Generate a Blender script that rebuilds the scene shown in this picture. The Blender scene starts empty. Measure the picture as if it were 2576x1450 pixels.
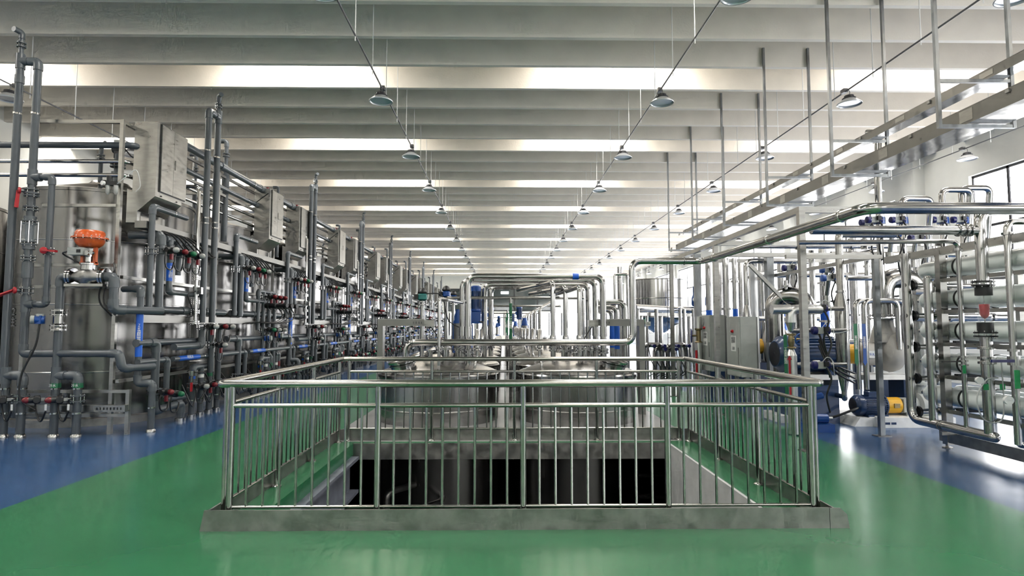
import bpy, math, random
from mathutils import Vector as V, Matrix
random.seed(7)
S = bpy.context.scene
C = S.collection
# ------------------------------------------------------------------ camera, world, lights, exposure
FPX, CX, CY = 1500.0, 1288.0, 725.0
YAW, PITCH, CAMZ = math.radians(0.88), math.radians(3.70), 1.6
cd = bpy.data.cameras.new('camera'); cam = bpy.data.objects.new('camera', cd); C.objects.link(cam)
cd.sensor_width = 36.0; cd.lens = 36.0 * FPX / 2576.0; cd.clip_end = 300; cd.clip_start = 0.05
cam.location = (0, 0, CAMZ); cam.rotation_euler = (math.pi / 2 + PITCH, 0, -YAW)
S.camera = cam
S.view_settings.view_transform = 'Standard'; S.view_settings.look = 'None'
S.view_settings.exposure = 0.45; S.view_settings.gamma = 1.0; S.view_settings.use_curve_mapping = False
SKYLIGHT, WINDOW = 16.5, 6.0           # daylight given off by the skylight panels and window panes
w = bpy.data.worlds.new('sky'); S.world = w; w.use_nodes = True
w.node_tree.nodes['Background'].inputs[0].default_value = (0.86, 0.92, 1, 1)
w.node_tree.nodes['Background'].inputs[1].default_value = 1.0
S.cycles.use_denoising = True; S.cycles.max_bounces = 5; S.cycles.diffuse_bounces = 3
S.cycles.use_adaptive_sampling = True; S.cycles.adaptive_threshold = .1; S.cycles.adaptive_min_samples = 8; S.cycles.glossy_bounces = 4; S.cycles.transmission_bounces = 5; S.cycles.caustics_reflective = False
S.cycles.caustics_refractive = False; S.cycles.sample_clamp_indirect = 6.0
FW = V((math.sin(YAW) * math.cos(PITCH), math.cos(YAW) * math.cos(PITCH), math.sin(PITCH)))
RT = V((math.cos(YAW), -math.sin(YAW), 0)); UP = RT.cross(FW)
def ray(px, py): return FW + RT * ((px - CX) / FPX) + UP * ((CY - py) / FPX)
def at(px, py, Y):                      # point of the hall at depth Y
    d = ray(px, py); return V((0, 0, CAMZ)) + d * (Y / d.y)
def ax(px, py, X):                      # point on the upright plane x = X
    d = ray(px, py); return V((0, 0, CAMZ)) + d * (X / d.x)
def az(px, py, Z=0.0):
    d = ray(px, py); return V((0, 0, CAMZ)) + d * ((Z - CAMZ) / d.z)
# ------------------------------------------------------------------ materials
M = {}
def mat(name, col, rough=0.5, metal=0.0, noise=0.0, nscale=8.0, bump=0.0, stretch=(1, 1, 1), trans=0.0, emit=0.0, rvar=0.0, spec=0.5, bscale=None, coat=0.0, alpha=1.0):
    m = bpy.data.materials.new(name); m.use_nodes = True; nt = m.node_tree; b = nt.nodes['Principled BSDF']
    b.inputs['Base Color'].default_value = (*col, 1); b.inputs['Roughness'].default_value = rough
    b.inputs['Metallic'].default_value = metal; b.inputs['Transmission Weight'].default_value = trans
    b.inputs['Specular IOR Level'].default_value = spec; b.inputs['Coat Weight'].default_value = coat; b.inputs['Alpha'].default_value = alpha
    if emit: b.inputs['Emission Color'].default_value = (*col, 1); b.inputs['Emission Strength'].default_value = emit
    if noise or bump or rvar:
        tc = nt.nodes.new('ShaderNodeTexCoord'); mp = nt.nodes.new('ShaderNodeMapping'); mp.inputs['Scale'].default_value = stretch
        nt.links.new(tc.outputs['Object'], mp.inputs['Vector'])
        n = nt.nodes.new('ShaderNodeTexNoise'); n.inputs['Scale'].default_value = nscale; n.inputs['Detail'].default_value = 4
        nt.links.new(mp.outputs['Vector'], n.inputs['Vector'])
        if noise:
            r = nt.nodes.new('ShaderNodeMapRange'); r.inputs[1].default_value = 0.3; r.inputs[2].default_value = 0.7
            r.inputs[3].default_value = 1 - noise; r.inputs[4].default_value = 1 + noise
            nt.links.new(n.outputs['Fac'], r.inputs[0])
            mx = nt.nodes.new('ShaderNodeMix'); mx.data_type = 'RGBA'; mx.blend_type = 'MULTIPLY'; mx.inputs[0].default_value = 1
            mx.inputs[6].default_value = (*col, 1); nt.links.new(r.outputs[0], mx.inputs[7]); nt.links.new(mx.outputs[2], b.inputs['Base Color'])
        if rvar:
            r = nt.nodes.new('ShaderNodeMapRange'); r.inputs[1].default_value = 0.3; r.inputs[2].default_value = 0.7
            r.inputs[3].default_value = max(0.02, rough - rvar); r.inputs[4].default_value = rough + rvar
            nt.links.new(n.outputs['Fac'], r.inputs[0]); nt.links.new(r.outputs[0], b.inputs['Roughness'])
        if bump:
            n2 = n
            if bscale:
                n2 = nt.nodes.new('ShaderNodeTexNoise'); n2.inputs['Scale'].default_value = bscale
                nt.links.new(mp.outputs['Vector'], n2.inputs['Vector'])
            bp = nt.nodes.new('ShaderNodeBump'); bp.inputs['Strength'].default_value = bump; bp.inputs['Distance'].default_value = 0.05
            nt.links.new(n2.outputs['Fac'], bp.inputs['Height']); nt.links.new(bp.outputs[0], b.inputs['Normal'])
    if emit: m.cycles.emission_sampling = 'FRONT'
    M[name] = m; return m
mat('steel_tube', (.34, .335, .325), .2, 1, .1, 20, 0, (1, 1, 1), rvar=.05)
mat('steel_bright', (.44, .435, .43), .14, 1, .06, 10)
mat('steel_rail', (.4, .395, .375), .15, 1, .08, 12)
mat('steel_tank', (.2, .196, .192), .2, 1, .13, 2.0, .012, (2.2, 2.2, .3), rvar=.05, bscale=1.2)
mat('steel_vessel', (.36, .353, .345), .24, 1, .13, 2.0, .012, (2.2, 2.2, .3), rvar=.05, bscale=1.2)
mat('steel_sheet', (.37, .365, .345), .33, 1, .12, 5, .015, (1, 1, 4), rvar=.06)
mat('steel_dull', (.31, .305, .295), .42, 1, .2, 9, .03, rvar=.1)
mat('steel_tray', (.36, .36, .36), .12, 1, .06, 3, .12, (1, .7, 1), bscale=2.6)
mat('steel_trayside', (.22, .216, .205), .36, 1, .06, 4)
mat('galvanised', (.3, .315, .325), .38, 1, .22, 12, .02, (1, 1, .4), rvar=.1)
mat('pvc', (.075, .086, .097), .3, 0, .08, 6, spec=.55)
mat('pvc_fitting', (.09, .102, .112), .33, 0, .05, 6, spec=.55)
mat('black', (.012, .012, .013), .42); mat('black_gloss', (.015, .015, .017), .2)
mat('red', (.42, .012, .02), .35); mat('red_cap', (.16, .008, .012), .15); mat('red_tag', (.2, .01, .018), .5); mat('orange', (.62, .1, .015), .28, 0, .06, 12, coat=.4)
mat('blue_paint', (.01, .034, .1), .32, 0, .12, 9, coat=.2); mat('blue_bright', (.01, .07, .3), .3, 0, .06, 9, coat=.3)
mat('blue_deep', (.01, .012, .11), .3); mat('blue_tape', (.01, .12, .62), .4); mat('green_tape', (.008, .14, .055), .4)
mat('green_tag', (.02, .33, .1), .5); mat('yellow', (.68, .36, .01), .35); mat('teal', (.03, .2, .19), .4)
mat('cream', (.5, .48, .44), .4, 0, .08, 6); mat('white_paint', (.78, .78, .76), .5, 0, .1, 7)
mat('label_white', (.82, .82, .8), .5); mat('text_dark', (.05, .05, .06), .6); mat('text_grey', (.16, .16, .17), .6); mat('text_blue', (.02, .08, .4), .5)
mat('cabinet_grey', (.36, .375, .355), .45, 0, .05, 6); mat('cabinet_dark', (.16, .165, .16), .5)
mat('frp', (.84, .89, .87), .22, 0, .05, 2, .03, coat=.4, bscale=3)
mat('lamp_white', (.75, .76, .78), .3, .3); mat('lamp_sink', (.06, .06, .065), .5, .5); mat('conduit', (.13, .13, .135), .45, .6)
mat('rod', (.72, .72, .71), .5); mat('clear_tube', (.75, .84, .9), .05, 0, spec=.8, alpha=.13); mat('clear_hose', (.75, .76, .74), .25, 0, trans=.35)
mat('lens', (.55, .55, .52), .12, 0, trans=.3); mat('red_float', (.5, .01, .012), .35)
mat('beam_paint', (.8, .745, .665), .75, 0, .05, 2.0, .05, bscale=30); mat('wall_paint', (.8, .795, .74), .8, 0, .03, 2)
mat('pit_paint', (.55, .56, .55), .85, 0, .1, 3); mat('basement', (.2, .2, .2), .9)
mat('pane', (1, 1, 1), .4, emit=WINDOW); mat('skylight', (1, .99, .96), .5, emit=SKYLIGHT)
mat('frame_dark', (.03, .03, .035), .4, .5); mat('dark_glass', (.05, .065, .065), .06, 0, spec=.8)
mat('lamp_on', (1, 1, 1), .5, emit=5.0); mat('ibeam', (.2, .215, .26), .5, .3, .2, 5)
mat('motor_black', (.02, .02, .025), .5); mat('brass', (.28, .22, .12), .35, 1); mat('clad', (.62, .62, .61), .28, 1, .05, 5, .12, (1, 1, .5), bscale=9)
def floor_mat():
    m = bpy.data.materials.new('epoxy_floor'); m.use_nodes = True; nt = m.node_tree; b = nt.nodes['Principled BSDF']; N = nt.nodes.new; L = nt.links.new
    g = N('ShaderNodeNewGeometry'); sx = N('ShaderNodeSeparateXYZ'); L(g.outputs['Position'], sx.inputs[0])
    nz = N('ShaderNodeTexNoise'); nz.inputs['Scale'].default_value = 1.3; nz.inputs['Detail'].default_value = 5; L(g.outputs['Position'], nz.inputs['Vector'])
    def math_(op, a, bv):
        n = N('ShaderNodeMath'); n.operation = op
        for i, x in enumerate((a, bv)):
            if isinstance(x, (int, float)): n.inputs[i].default_value = x
            else: L(x, n.inputs[i])
        return n.outputs[0]
    ed = math_('MULTIPLY', math_('SUBTRACT', nz.outputs['Fac'], .5), .05)
    xx = math_('ADD', sx.outputs['X'], ed)
    blue = math_('MAXIMUM', math_('LESS_THAN', xx, -4.4), math_('GREATER_THAN', xx, 4.5))
    grey = math_('MULTIPLY', math_('MULTIPLY', math_('GREATER_THAN', xx, -2.5), math_('LESS_THAN', xx, 2.75)), math_('GREATER_THAN', sx.outputs['Y'], 8.45))
    def mix(f, a, bcol):
        n = N('ShaderNodeMix'); n.data_type = 'RGBA'; L(f, n.inputs[0])
        for i, x in ((6, a), (7, bcol)):
            if isinstance(x, tuple): n.inputs[i].default_value = (*x, 1)
            else: L(x, n.inputs[i])
        return n.outputs[2]
    c = mix(blue, (.026, .16, .066), (.024, .075, .185)); c = mix(grey, c, (.3, .3, .29))
    mr = N('ShaderNodeMapRange'); mr.inputs[1].default_value = .25; mr.inputs[2].default_value = .75; mr.inputs[3].default_value = .92; mr.inputs[4].default_value = 1.08
    L(nz.outputs['Fac'], mr.inputs[0]); mm = N('ShaderNodeMix'); mm.data_type = 'RGBA'; mm.blend_type = 'MULTIPLY'; mm.inputs[0].default_value = 1
    L(c, mm.inputs[6]); L(mr.outputs[0], mm.inputs[7]); L(mm.outputs[2], b.inputs['Base Color'])
    n3 = N('ShaderNodeTexNoise'); n3.inputs['Scale'].default_value = 4; L(g.outputs['Position'], n3.inputs['Vector'])
    r2 = N('ShaderNodeMapRange'); r2.inputs[3].default_value = .2; r2.inputs[4].default_value = .25; L(n3.outputs['Fac'], r2.inputs[0]); L(r2.outputs[0], b.inputs['Roughness'])
    bp = N('ShaderNodeBump'); bp.inputs['Strength'].default_value = .02; bp.inputs['Distance'].default_value = .006; L(n3.outputs['Fac'], bp.inputs['Height']); L(bp.outputs[0], b.inputs['Normal'])
    M['epoxy'] = m
floor_mat()
# ------------------------------------------------------------------ mesh tools
def frame(ax_):
    ax_ = V(ax_).normalized(); h = V((0, 0, 1)) if abs(ax_.z) < .9 else V((1, 0, 0))
    u = h.cross(ax_).normalized(); return u, ax_.cross(u), ax_
class MB:
    def __init__(s): s.v = []; s.f = []
    def add(s, vs, fs):
        n = len(s.v); s.v += [V(p) for p in vs]; s.f += [tuple(i + n for i in f) for f in fs]; return s
    def box(s, c, d, rz=0.0, R=None):
        c = V(c); R = R or Matrix.Rotation(rz, 3, 'Z'); q = []
        for sx in (-.5, .5):
            for sy in (-.5, .5):
                for sz in (-.5, .5): q.append(c + R @ V((sx * d[0], sy * d[1], sz * d[2])))
        return s.add(q, [(0, 1, 3, 2), (4, 6, 7, 5), (0, 4, 5, 1), (2, 3, 7, 6), (0, 2, 6, 4), (1, 5, 7, 3)])
    def quad(s, a, b, c, d): return s.add([a, b, c, d], [(0, 1, 2, 3)])
    def bb(s, a, b):
        return s.box([(a[i] + b[i]) / 2 for i in range(3)], [abs(a[i] - b[i]) for i in range(3)])
    def bar(s, a, b, wd, h, up=(0, 0, 1)):      # rectangular bar from a to b
        a, b = V(a), V(b); d = (b - a); l = d.length; d.normalize(); upv = V(up)
        if abs(d.dot(upv)) > .95: upv = V((0, 1, 0))
        sd = d.cross(upv).normalized(); u2 = sd.cross(d); R = Matrix((sd, d, u2)).transposed()
        return s.box((a + b) / 2, (wd, l, h), R=R)
    def lathe(s, base, axis, prof, n=16, cap=True):
        u, v_, a = frame(axis); base = V(base); st = len(s.v); k = len(prof)
        for (r, h) in prof:
            for i in range(n):
                t = 2 * math.pi * i / n; s.v.append(base + a * h + (u * math.cos(t) + v_ * math.sin(t)) * r)
        for j in range(k - 1):
            for i in range(n):
                i2 = (i + 1) % n; s.f.append((st + j * n + i, st + j * n + i2, st + (j + 1) * n + i2, st + (j + 1) * n + i))
        if cap:
            s.f.append(tuple(st + i for i in reversed(range(n)))); s.f.append(tuple(st + (k - 1) * n + i for i in range(n)))
        return s
    def cyl(s, a, b, r, n=12, r2=None):
        a, b = V(a), V(b); return s.lathe(a, b - a, [(r, 0), (r if r2 is None else r2, (b - a).length)], n)
    def tube(s, pts, r, n=10, bend=0.0, seg=5):
        p = rounded([V(q) for q in pts], bend, seg) if bend else [V(q) for q in pts]
        st = len(s.v); m = len(p); tn = [(p[min(i + 1, m - 1)] - p[max(i - 1, 0)]).normalized() for i in range(m)]
        u, v_, _ = frame(tn[0])
        for i in range(m):
            if i:
                q = tn[i - 1].rotation_difference(tn[i]); u = q @ u; v_ = q @ v_
            k = 1.0
            if 0 < i < m - 1:
                c = (p[i] - p[i - 1]).normalized().dot((p[i + 1] - p[i]).normalized()); k = 1 / math.sqrt(max(.25, (1 + c) / 2))
            for j in range(n):
                t = 2 * math.pi * j / n; s.v.append(p[i] + (u * math.cos(t) + v_ * math.sin(t)) * r * (k if bend == 0 else 1))
        for i in range(m - 1):
            for j in range(n):
                j2 = (j + 1) % n; s.f.append((st + i * n + j, st + i * n + j2, st + (i + 1) * n + j2, st + (i + 1) * n + j))
        s.f.append(tuple(st + j for j in reversed(range(n)))); s.f.append(tuple(st + (m - 1) * n + j for j in range(n)))
        return s
    def prism(s, poly, axis, a, b):             # polygon given in the two other axes, extruded along axis
        q = []
        for e in (a, b):
            for (x, y) in poly: q.append({'x': (e, x, y), 'y': (x, e, y), 'z': (x, y, e)}[axis])
        n = len(poly); fs = [tuple(range(n)), tuple(range(2 * n - 1, n - 1, -1))]
        for i in range(n): j = (i + 1) % n; fs.append((i, i + n, j + n, j))
        return s.add(q, fs)
def rounded(p, rad, seg=5):
    out = [p[0]]
    for i in range(1, len(p) - 1):
        a, b, c = p[i - 1], p[i], p[i + 1]; d1 = (a - b); d2 = (c - b); l = min(rad, d1.length * .49, d2.length * .49)
        d1.normalize(); d2.normalize()
        if d1.dot(d2) < -.999: out.append(b); continue
        s0, s1 = b + d1 * l, b + d2 * l
        for k in range(seg + 1):
            t = k / seg; out.append(s0 * (1 - t) ** 2 + b * 2 * t * (1 - t) + s1 * t * t)
    out.append(p[-1]); return out
def spline(pts, n=8):                            # smooth curve through points (cables)
    p = [V(q) for q in pts]; p = [p[0] * 2 - p[1]] + p + [p[-1] * 2 - p[-2]]; out = []
    for i in range(1, len(p) - 2):
        for k in range(n):
            t = k / n; a, b, c, d = p[i - 1], p[i], p[i + 1], p[i + 2]
            out.append(.5 * ((2 * b) + (c - a) * t + (2 * a - 5 * b + 4 * c - d) * t * t + (3 * b - a - 3 * c + d) * t ** 3))
    out.append(p[-2]); return out
ORG = {}
def put(o, label=None, cat=None, group=None, kind=None):
    if label: o['label'] = label
    if cat: o['category'] = cat
    if group: o['group'] = group
    if kind: o['kind'] = kind
    return o
def link(name, mb, m, org=(0, 0, 0), parent=None, sharp=38):
    me = bpy.data.meshes.new(name); org = V(org)
    me.from_pydata([tuple(q - org) for q in mb.v], [], mb.f); me.materials.append(M[m])
    me.polygons.foreach_set('use_smooth', [True] * len(me.polygons)); me.set_sharp_from_angle(angle=math.radians(sharp)); me.update()
    o = bpy.data.objects.new(name, me); C.objects.link(o)
    if parent is not None: o.parent = parent
    else: o.location = org
    ORG[o.name] = org; return o
def thing(name, label, cat, org=(0, 0, 0), group=None, kind=None):
    o = bpy.data.objects.new(name, None); o.empty_display_size = .1; C.objects.link(o); o.location = org; ORG[o.name] = V(org)
    return put(o, label, cat, group, kind)
def part(p, name, mb, m, label=None, sharp=38, kind=None):
    o = link(name, mb, m, ORG[p.name], p, sharp); put(o, label, kind=kind); return o
def solo(name, label, cat, mb, m, group=None, org=None, sharp=38):
    if org is None: org = (sum((q for q in mb.v), V())) / len(mb.v)
    return put(link(name, mb, m, org, None, sharp), label, cat, group)
def struct(name, mb, m, label=None): return put(link(name, mb, m), label, kind='structure')
def dup(root, off, label=None, group=None, skip=()):
    r = root.copy(); C.objects.link(r); r.location = root.location + V(off); ORG[r.name] = ORG[root.name] + V(off)
    if label: r['label'] = label
    if group: r['group'] = group
    def kids(a, b):
        for ch in list(a.children):
            if ch.name.split('.')[0] in skip: continue
            c = ch.copy(); C.objects.link(c); c.parent = b; ORG[c.name] = ORG[r.name]; kids(ch, c)
    kids(root, r); return r
ORD = ['first', 'second', 'third', 'fourth', 'fifth', 'sixth', 'seventh', 'eighth', 'ninth', 'tenth', 'eleventh', 'twelfth', 'thirteenth', 'fourteenth',
       'fifteenth', 'sixteenth', 'seventeenth', 'eighteenth', 'nineteenth', 'twentieth'] + ['%dth' % i for i in range(21, 90)]
TEXTS = []
def text(p, s, loc, size, m, right, up, name='lettering', spacing=1.0):
    c = bpy.data.curves.new(name, 'FONT'); c.body = s; c.size = size; c.align_x = 'CENTER'; c.align_y = 'CENTER'; c.space_line = spacing
    c.materials.append(M[m]); c.extrude = .0006; c.resolution_u = 2
    o = bpy.data.objects.new(name, c); C.objects.link(o); right, up = V(right).normalized(), V(up).normalized(); n = right.cross(up)
    mw = Matrix((right, up, n)).transposed().to_4x4(); mw.translation = V(loc) - ORG[p.name]
    o.parent = p; o.matrix_local = mw; ORG[o.name] = ORG[p.name]; TEXTS.append(o); return o
# ------------------------------------------------------------------ the hall
XL, XR, YB, YE, ZB, ZC, DB = -12.6, 12.9, -11.0, 62.0, 6.77, 7.4, 1.15
PX0, PX1, PY0, PY1 = -2.05, 2.32, 5.0, 8.36          # opening in the floor
fl = MB()
fl.bb((XL, YB, -.16), (XR, PY0, 0)).bb((XL, PY1, -.16), (XR, YE, 0)).bb((XL, PY0, -.16), (PX0, PY1, 0)).bb((PX1, PY0, -.16), (XR, PY1, 0))
struct('floor', fl, 'epoxy', 'glossy green and blue painted factory floor')
struct('ceiling', MB().bb((XL, YB, ZC), (XR, YE, ZC + .2)), 'beam_paint', 'cream painted concrete roof slab')
struct('wall_back', MB().bb((XL, YB - .2, -.2), (XR, YB, ZC)), 'wall_paint')
struct('wall_left', MB().bb((XL - .25, YB, -.2), (XL, YE, ZC)), 'wall_paint')
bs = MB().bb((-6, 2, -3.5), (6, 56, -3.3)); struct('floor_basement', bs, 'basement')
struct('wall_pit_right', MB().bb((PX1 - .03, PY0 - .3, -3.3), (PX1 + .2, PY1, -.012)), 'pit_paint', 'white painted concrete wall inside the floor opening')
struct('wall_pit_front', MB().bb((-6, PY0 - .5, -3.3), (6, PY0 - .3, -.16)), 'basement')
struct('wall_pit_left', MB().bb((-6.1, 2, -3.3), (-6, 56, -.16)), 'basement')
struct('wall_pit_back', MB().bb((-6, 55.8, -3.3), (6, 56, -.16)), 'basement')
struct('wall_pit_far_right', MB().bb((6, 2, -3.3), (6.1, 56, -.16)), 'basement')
bm0 = None
for n in range(-9, 54):
    y = n * DB
    if bm0 is None:
        mb = MB().prism([(-.0, ZB), (.1, ZB), (.14, ZC), (-.04, ZC)], 'x', XL, XR); bm0 = link('ceiling_beam', mb, 'beam_paint'); b = bm0; b.location = (0, y, 0)
    else: b = bm0.copy(); C.objects.link(b); b.location = (0, y, 0)
    b['kind'] = 'structure'
sk0 = None
SKX = [-11.0, -4.35, 2.4, 9.1]
for n in range(-9, 54):
    if n % 4 != 3: continue
    for x in SKX:
        ww = 2.9 if x > -11 else 2.6
        y0, y1 = (n - 1) * DB + .2, n * DB - .1
        if sk0 is None: sk0 = link('skylight', MB().quad((-1.25, 0, 0), (-1.25, y1 - y0, 0), (1.25, y1 - y0, 0), (1.25, 0, 0)), 'skylight'); b = sk0
        else: b = sk0.copy(); C.objects.link(b)
        b.location = (x, y0, ZC - .035); b['kind'] = 'structure'
# right wall with window openings, pilasters
ZW0, ZW1 = 1.0, 5.75
wy = [(-6.94, -2.3), (2.26, 6.9), (11.46, 16.1), (19.2, 25.3), (26.6, 34.5), (35.8, 43.7), (45.0, 52.9), (54.2, 61.0)]
wr = MB(); last = YB
for (a, b) in wy:
    b = min(b, YE - .5); wr.bb((XR, last, -.2), (XR + .3, a, ZC)); wr.bb((XR, a, -.2), (XR + .3, b, ZW0)); wr.bb((XR, a, ZW1), (XR + .3, b, ZC)); last = b
wr.bb((XR, last, -.2), (XR + .3, YE, ZC))
wro = struct('wall_right', wr, 'wall_paint', 'white painted wall with wide windows')
for k, (a, b) in enumerate(wy):
    b = min(b, YE - .5)
    wo = thing('window_%d' % (k + 1), None, None, (XR, (a + b) / 2, ZW0), kind='structure')
    fr = MB(); x = XR + .1
    for zz in (ZW0 + .03, 2.6, 4.3, ZW1 - .03): fr.bb((x, a, zz - .035), (x + .07, b, zz + .035))
    part(wo, 'window_frame', fr, 'frame_dark')
    nmul = 4
    for i in range(nmul + 1):
        yy = a + (b - a) * i / nmul; part(wo, 'mullion', MB().bb((x, yy - .035, ZW0), (x + .07, yy + .035, ZW1)), 'frame_dark')
    for i in range(nmul):
        for (z0, z1) in ((ZW0, 2.6), (2.6, 4.3), (4.3, ZW1)):
            q0, q1 = a + (b - a) * i / nmul + .03, a + (b - a) * (i + 1) / nmul - .03; part(wo, 'pane', MB().quad((x + .03, q0, z0 + .03), (x + .03, q0, z1 - .03), (x + .03, q1, z1 - .03), (x + .03, q1, z0 + .03)), 'pane')
    yp = b + (2.0 if k < 3 else .65)
    put(link('trim_%d' % (k + 1), MB().bb((XR - .35, yp - .3, 0), (XR, yp + .3, ZC)), 'wall_paint'), kind='structure')
for k, (a, b) in enumerate((a_, b_ + 1.75) for (a_, b_) in wy[1:3]):
    dp = thing('drainpipe', 'white drainpipe on the right wall, %s pillar from the camera' % ORD[k], 'drainpipe', (XR - .45, b + .35, 0), 'drainpipes on the right wall')
    part(dp, 'pipe', MB().cyl((XR - .1, b + .35, 0), (XR - .1, b + .35, ZC), .07, 12), 'wall_paint')
    for zz in (4.6, 5.2, 5.8): part(dp, 'collar', MB().cyl((XR - .1, b + .35, zz), (XR - .1, b + .35, zz + .12), .085, 12), 'wall_paint')
# end windows: far wall below the gallery; unseen fill-light panes added behind the camera
for nm, ya, yb, z0, z1, xs in (('window_20', YE - .03, YE - .01, .7, 3.0, [-11.5 + 3.0 * i for i in range(8)]), ('window_21', YB + .01, YB + .03, 5.0, 6.4, [-11 + 9.2 * i for i in range(3)])):
    wo = thing(nm, None, None, (0, ya, z0), kind='structure'); dx = 2.6 if nm[-1] == '0' else 3.6
    for x in xs:
        part(wo, 'pane', MB().quad((x, ya, z0), (x + dx, ya, z0), (x + dx, ya, z1), (x, ya, z1)) if ya > 0 else MB().quad((x, yb, z1), (x + dx, yb, z1), (x + dx, yb, z0), (x, yb, z0)), 'pane')
        for xx in (x, x + dx / 2, x + dx): part(wo, 'mullion', MB().bb((xx - .05, min(ya, yb) - .03, z0), (xx + .05, max(ya, yb) + .03, z1)), 'frame_dark')
struct('wall_end', MB().bb((XL, YE, -.2), (XR, YE + .2, ZC)), 'wall_paint', 'white end wall with dark glazed gallery')
# ------------------------------------------------------------------ steel guard railing round the floor opening
RX0, RX1, RY0, RY1, RH = -2.27, 2.6, 4.87, 8.52, 1.14
gr = thing('guard_railing', 'polished stainless steel guard railing around the floor opening', 'railing', ((RX0 + RX1) / 2, (RY0 + RY1) / 2, 0))
cs = [V((RX0, RY0, RH)), V((RX1, RY0, RH)), V((RX1, RY1, RH)), V((RX0, RY1, RH))]
mid = (cs[0] + cs[1]) / 2
part(gr, 'handrail', MB().tube([mid] + cs[1:] + [cs[0], mid], .0315, 18, .035, 4), 'steel_rail')
for i, (a, b, nb) in enumerate(((cs[0], cs[1], 4), (cs[2], cs[3], 4), (cs[0], cs[3], 3), (cs[1], cs[2], 3))):
    d = (b - a).normalized(); ins = .1 if i < 2 else .13
    a2, b2 = a + d * ins, b - d * ins; l = (b2 - a2).length / nb
    for k in range(nb + 1):
        p = a2 + d * l * k; post = part(gr, 'post', MB().cyl((p.x, p.y, .0), (p.x, p.y, RH - .02), .0245, 14), 'steel_rail')
        part(post, 'base_cover', MB().lathe((p.x, p.y, 0), (0, 0, 1), [(.05, 0), (.05, .008), (.03, .022)], 16), 'steel_rail')
        if k == nb: continue
        q = p + d * l
        part(gr, 'mid_rail', MB().cyl((p.x, p.y, .965), (q.x, q.y, .965), .0185, 12), 'steel_rail')
        part(gr, 'bottom_rail', MB().cyl((p.x, p.y, .168), (q.x, q.y, .168), .0125, 10), 'steel_rail')
        for j in range(1, 9):
            t = p + d * l * j / 9; part(gr, 'baluster', MB().cyl((t.x, t.y, .17), (t.x, t.y, .96), .0105, 8), 'steel_rail')
kp = thing('kick_plate', 'scratched stainless steel kick plate around the foot of the railing', 'kick plate', (.16, RY0, 0))
part(kp, 'front_plate', MB().prism([(RX0 - .07, .16), (RX1 + .0, .16), (RX1 + .0, .0), (RX0 - .1, .0)], 'y', RY0 - .06, RY0 - .045), 'steel_dull')
part(kp, 'end_plate', MB().prism([(RX1 + .003, .158), (RX1 + .09, .155), (RX1 + .14, .11), (RX1 + .16, .0), (RX1 + .003, 0)], 'y', RY0 - .062, RY0 - .047), 'steel_dull', 'plate offcut welded on with a rusty seam')
part(kp, 'left_plate', MB().prism([(RY0 - .045, .0), (RY0 - .045, .15), (RY1 + .05, .15), (RY1 + .05, 0)], 'x', RX0 - .06, RX0 - .045), 'steel_dull')
part(kp, 'right_plate', MB().prism([(RY0 - .045, .0), (RY0 - .045, .15), (RY1 + .05, .15), (RY1 + .05, 0)], 'x', RX1 + .045, RX1 + .06), 'steel_dull')
part(kp, 'back_plate', MB().bb((RX0 - .045, RY1 + .04, 0), (RX1 + .045, RY1 + .055, .15)), 'steel_dull')
ib = thing('floor_edge_beam', 'grey steel beam under the left edge of the floor opening', 'steel beam', (PX0, 6.6, -.6))
part(ib, 'top_flange', MB().bb((PX0 - .02, PY0, -.2), (PX0 + .1, PY1 - .1, -.16)), 'ibeam')
part(ib, 'web', MB().bb((PX0 - .05, PY0, -.6), (PX0 - .02, PY1 - .1, -.2)), 'ibeam')
part(ib, 'bottom_flange', MB().bb((PX0 - .15, PY0, -.64), (PX0 + .1, PY1 - .1, -.6)), 'ibeam')
fb = thing('floor_edge_beam', 'dull steel beam under the far edge of the floor opening', 'steel beam', (.15, PY1, -.2))
part(fb, 'cover_plate', MB().bb((PX0, PY1 - .03, -.22), (PX1, PY1 - .005, -.004)), 'steel_dull')
# ------------------------------------------------------------------ lamps, conduits
HL = 5.57
lp = None
ROWS = [(-8.66, 'far left row'), (-2.16, 'left centre row'), (2.83, 'right centre row'), (6.2, 'row above the cable trays'), (11.05, 'row beside the right wall')]
def make_lamp():
    t = thing('high_bay_lamp', 'lamp', 'lamp', (0, 0, 0), 'grey cone lamps hanging in rows')
    part(t, 'shade', MB().lathe((0, 0, 0), (0, 0, 1), [(.205, 0), (.21, .012), (.1, .1), (.09, .1), (.19, .018), (.195, 0)], 28, cap=False), 'lamp_white')
    part(t, 'diffuser', MB().lathe((0, 0, .02), (0, 0, 1), [(.185, 0), (.05, .035)], 24), 'lamp_white')
    hs = part(t, 'heat_sink', MB().lathe((0, 0, .1), (0, 0, 1), [(.115, 0), (.115, .012), (.085, .02), (.08, .06), (.04, .075)], 20), 'lamp_sink')
    part(t, 'hook', MB().tube([(0, 0, .17), (.02, 0, .22), (0, 0, .27)], .006, 6, .02), 'conduit')
    part(t, 'junction_box', MB().box((0, .14, .3), (.08, .11, .07)), 'conduit')
    return t
lp = make_lamp(); first = True
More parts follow.
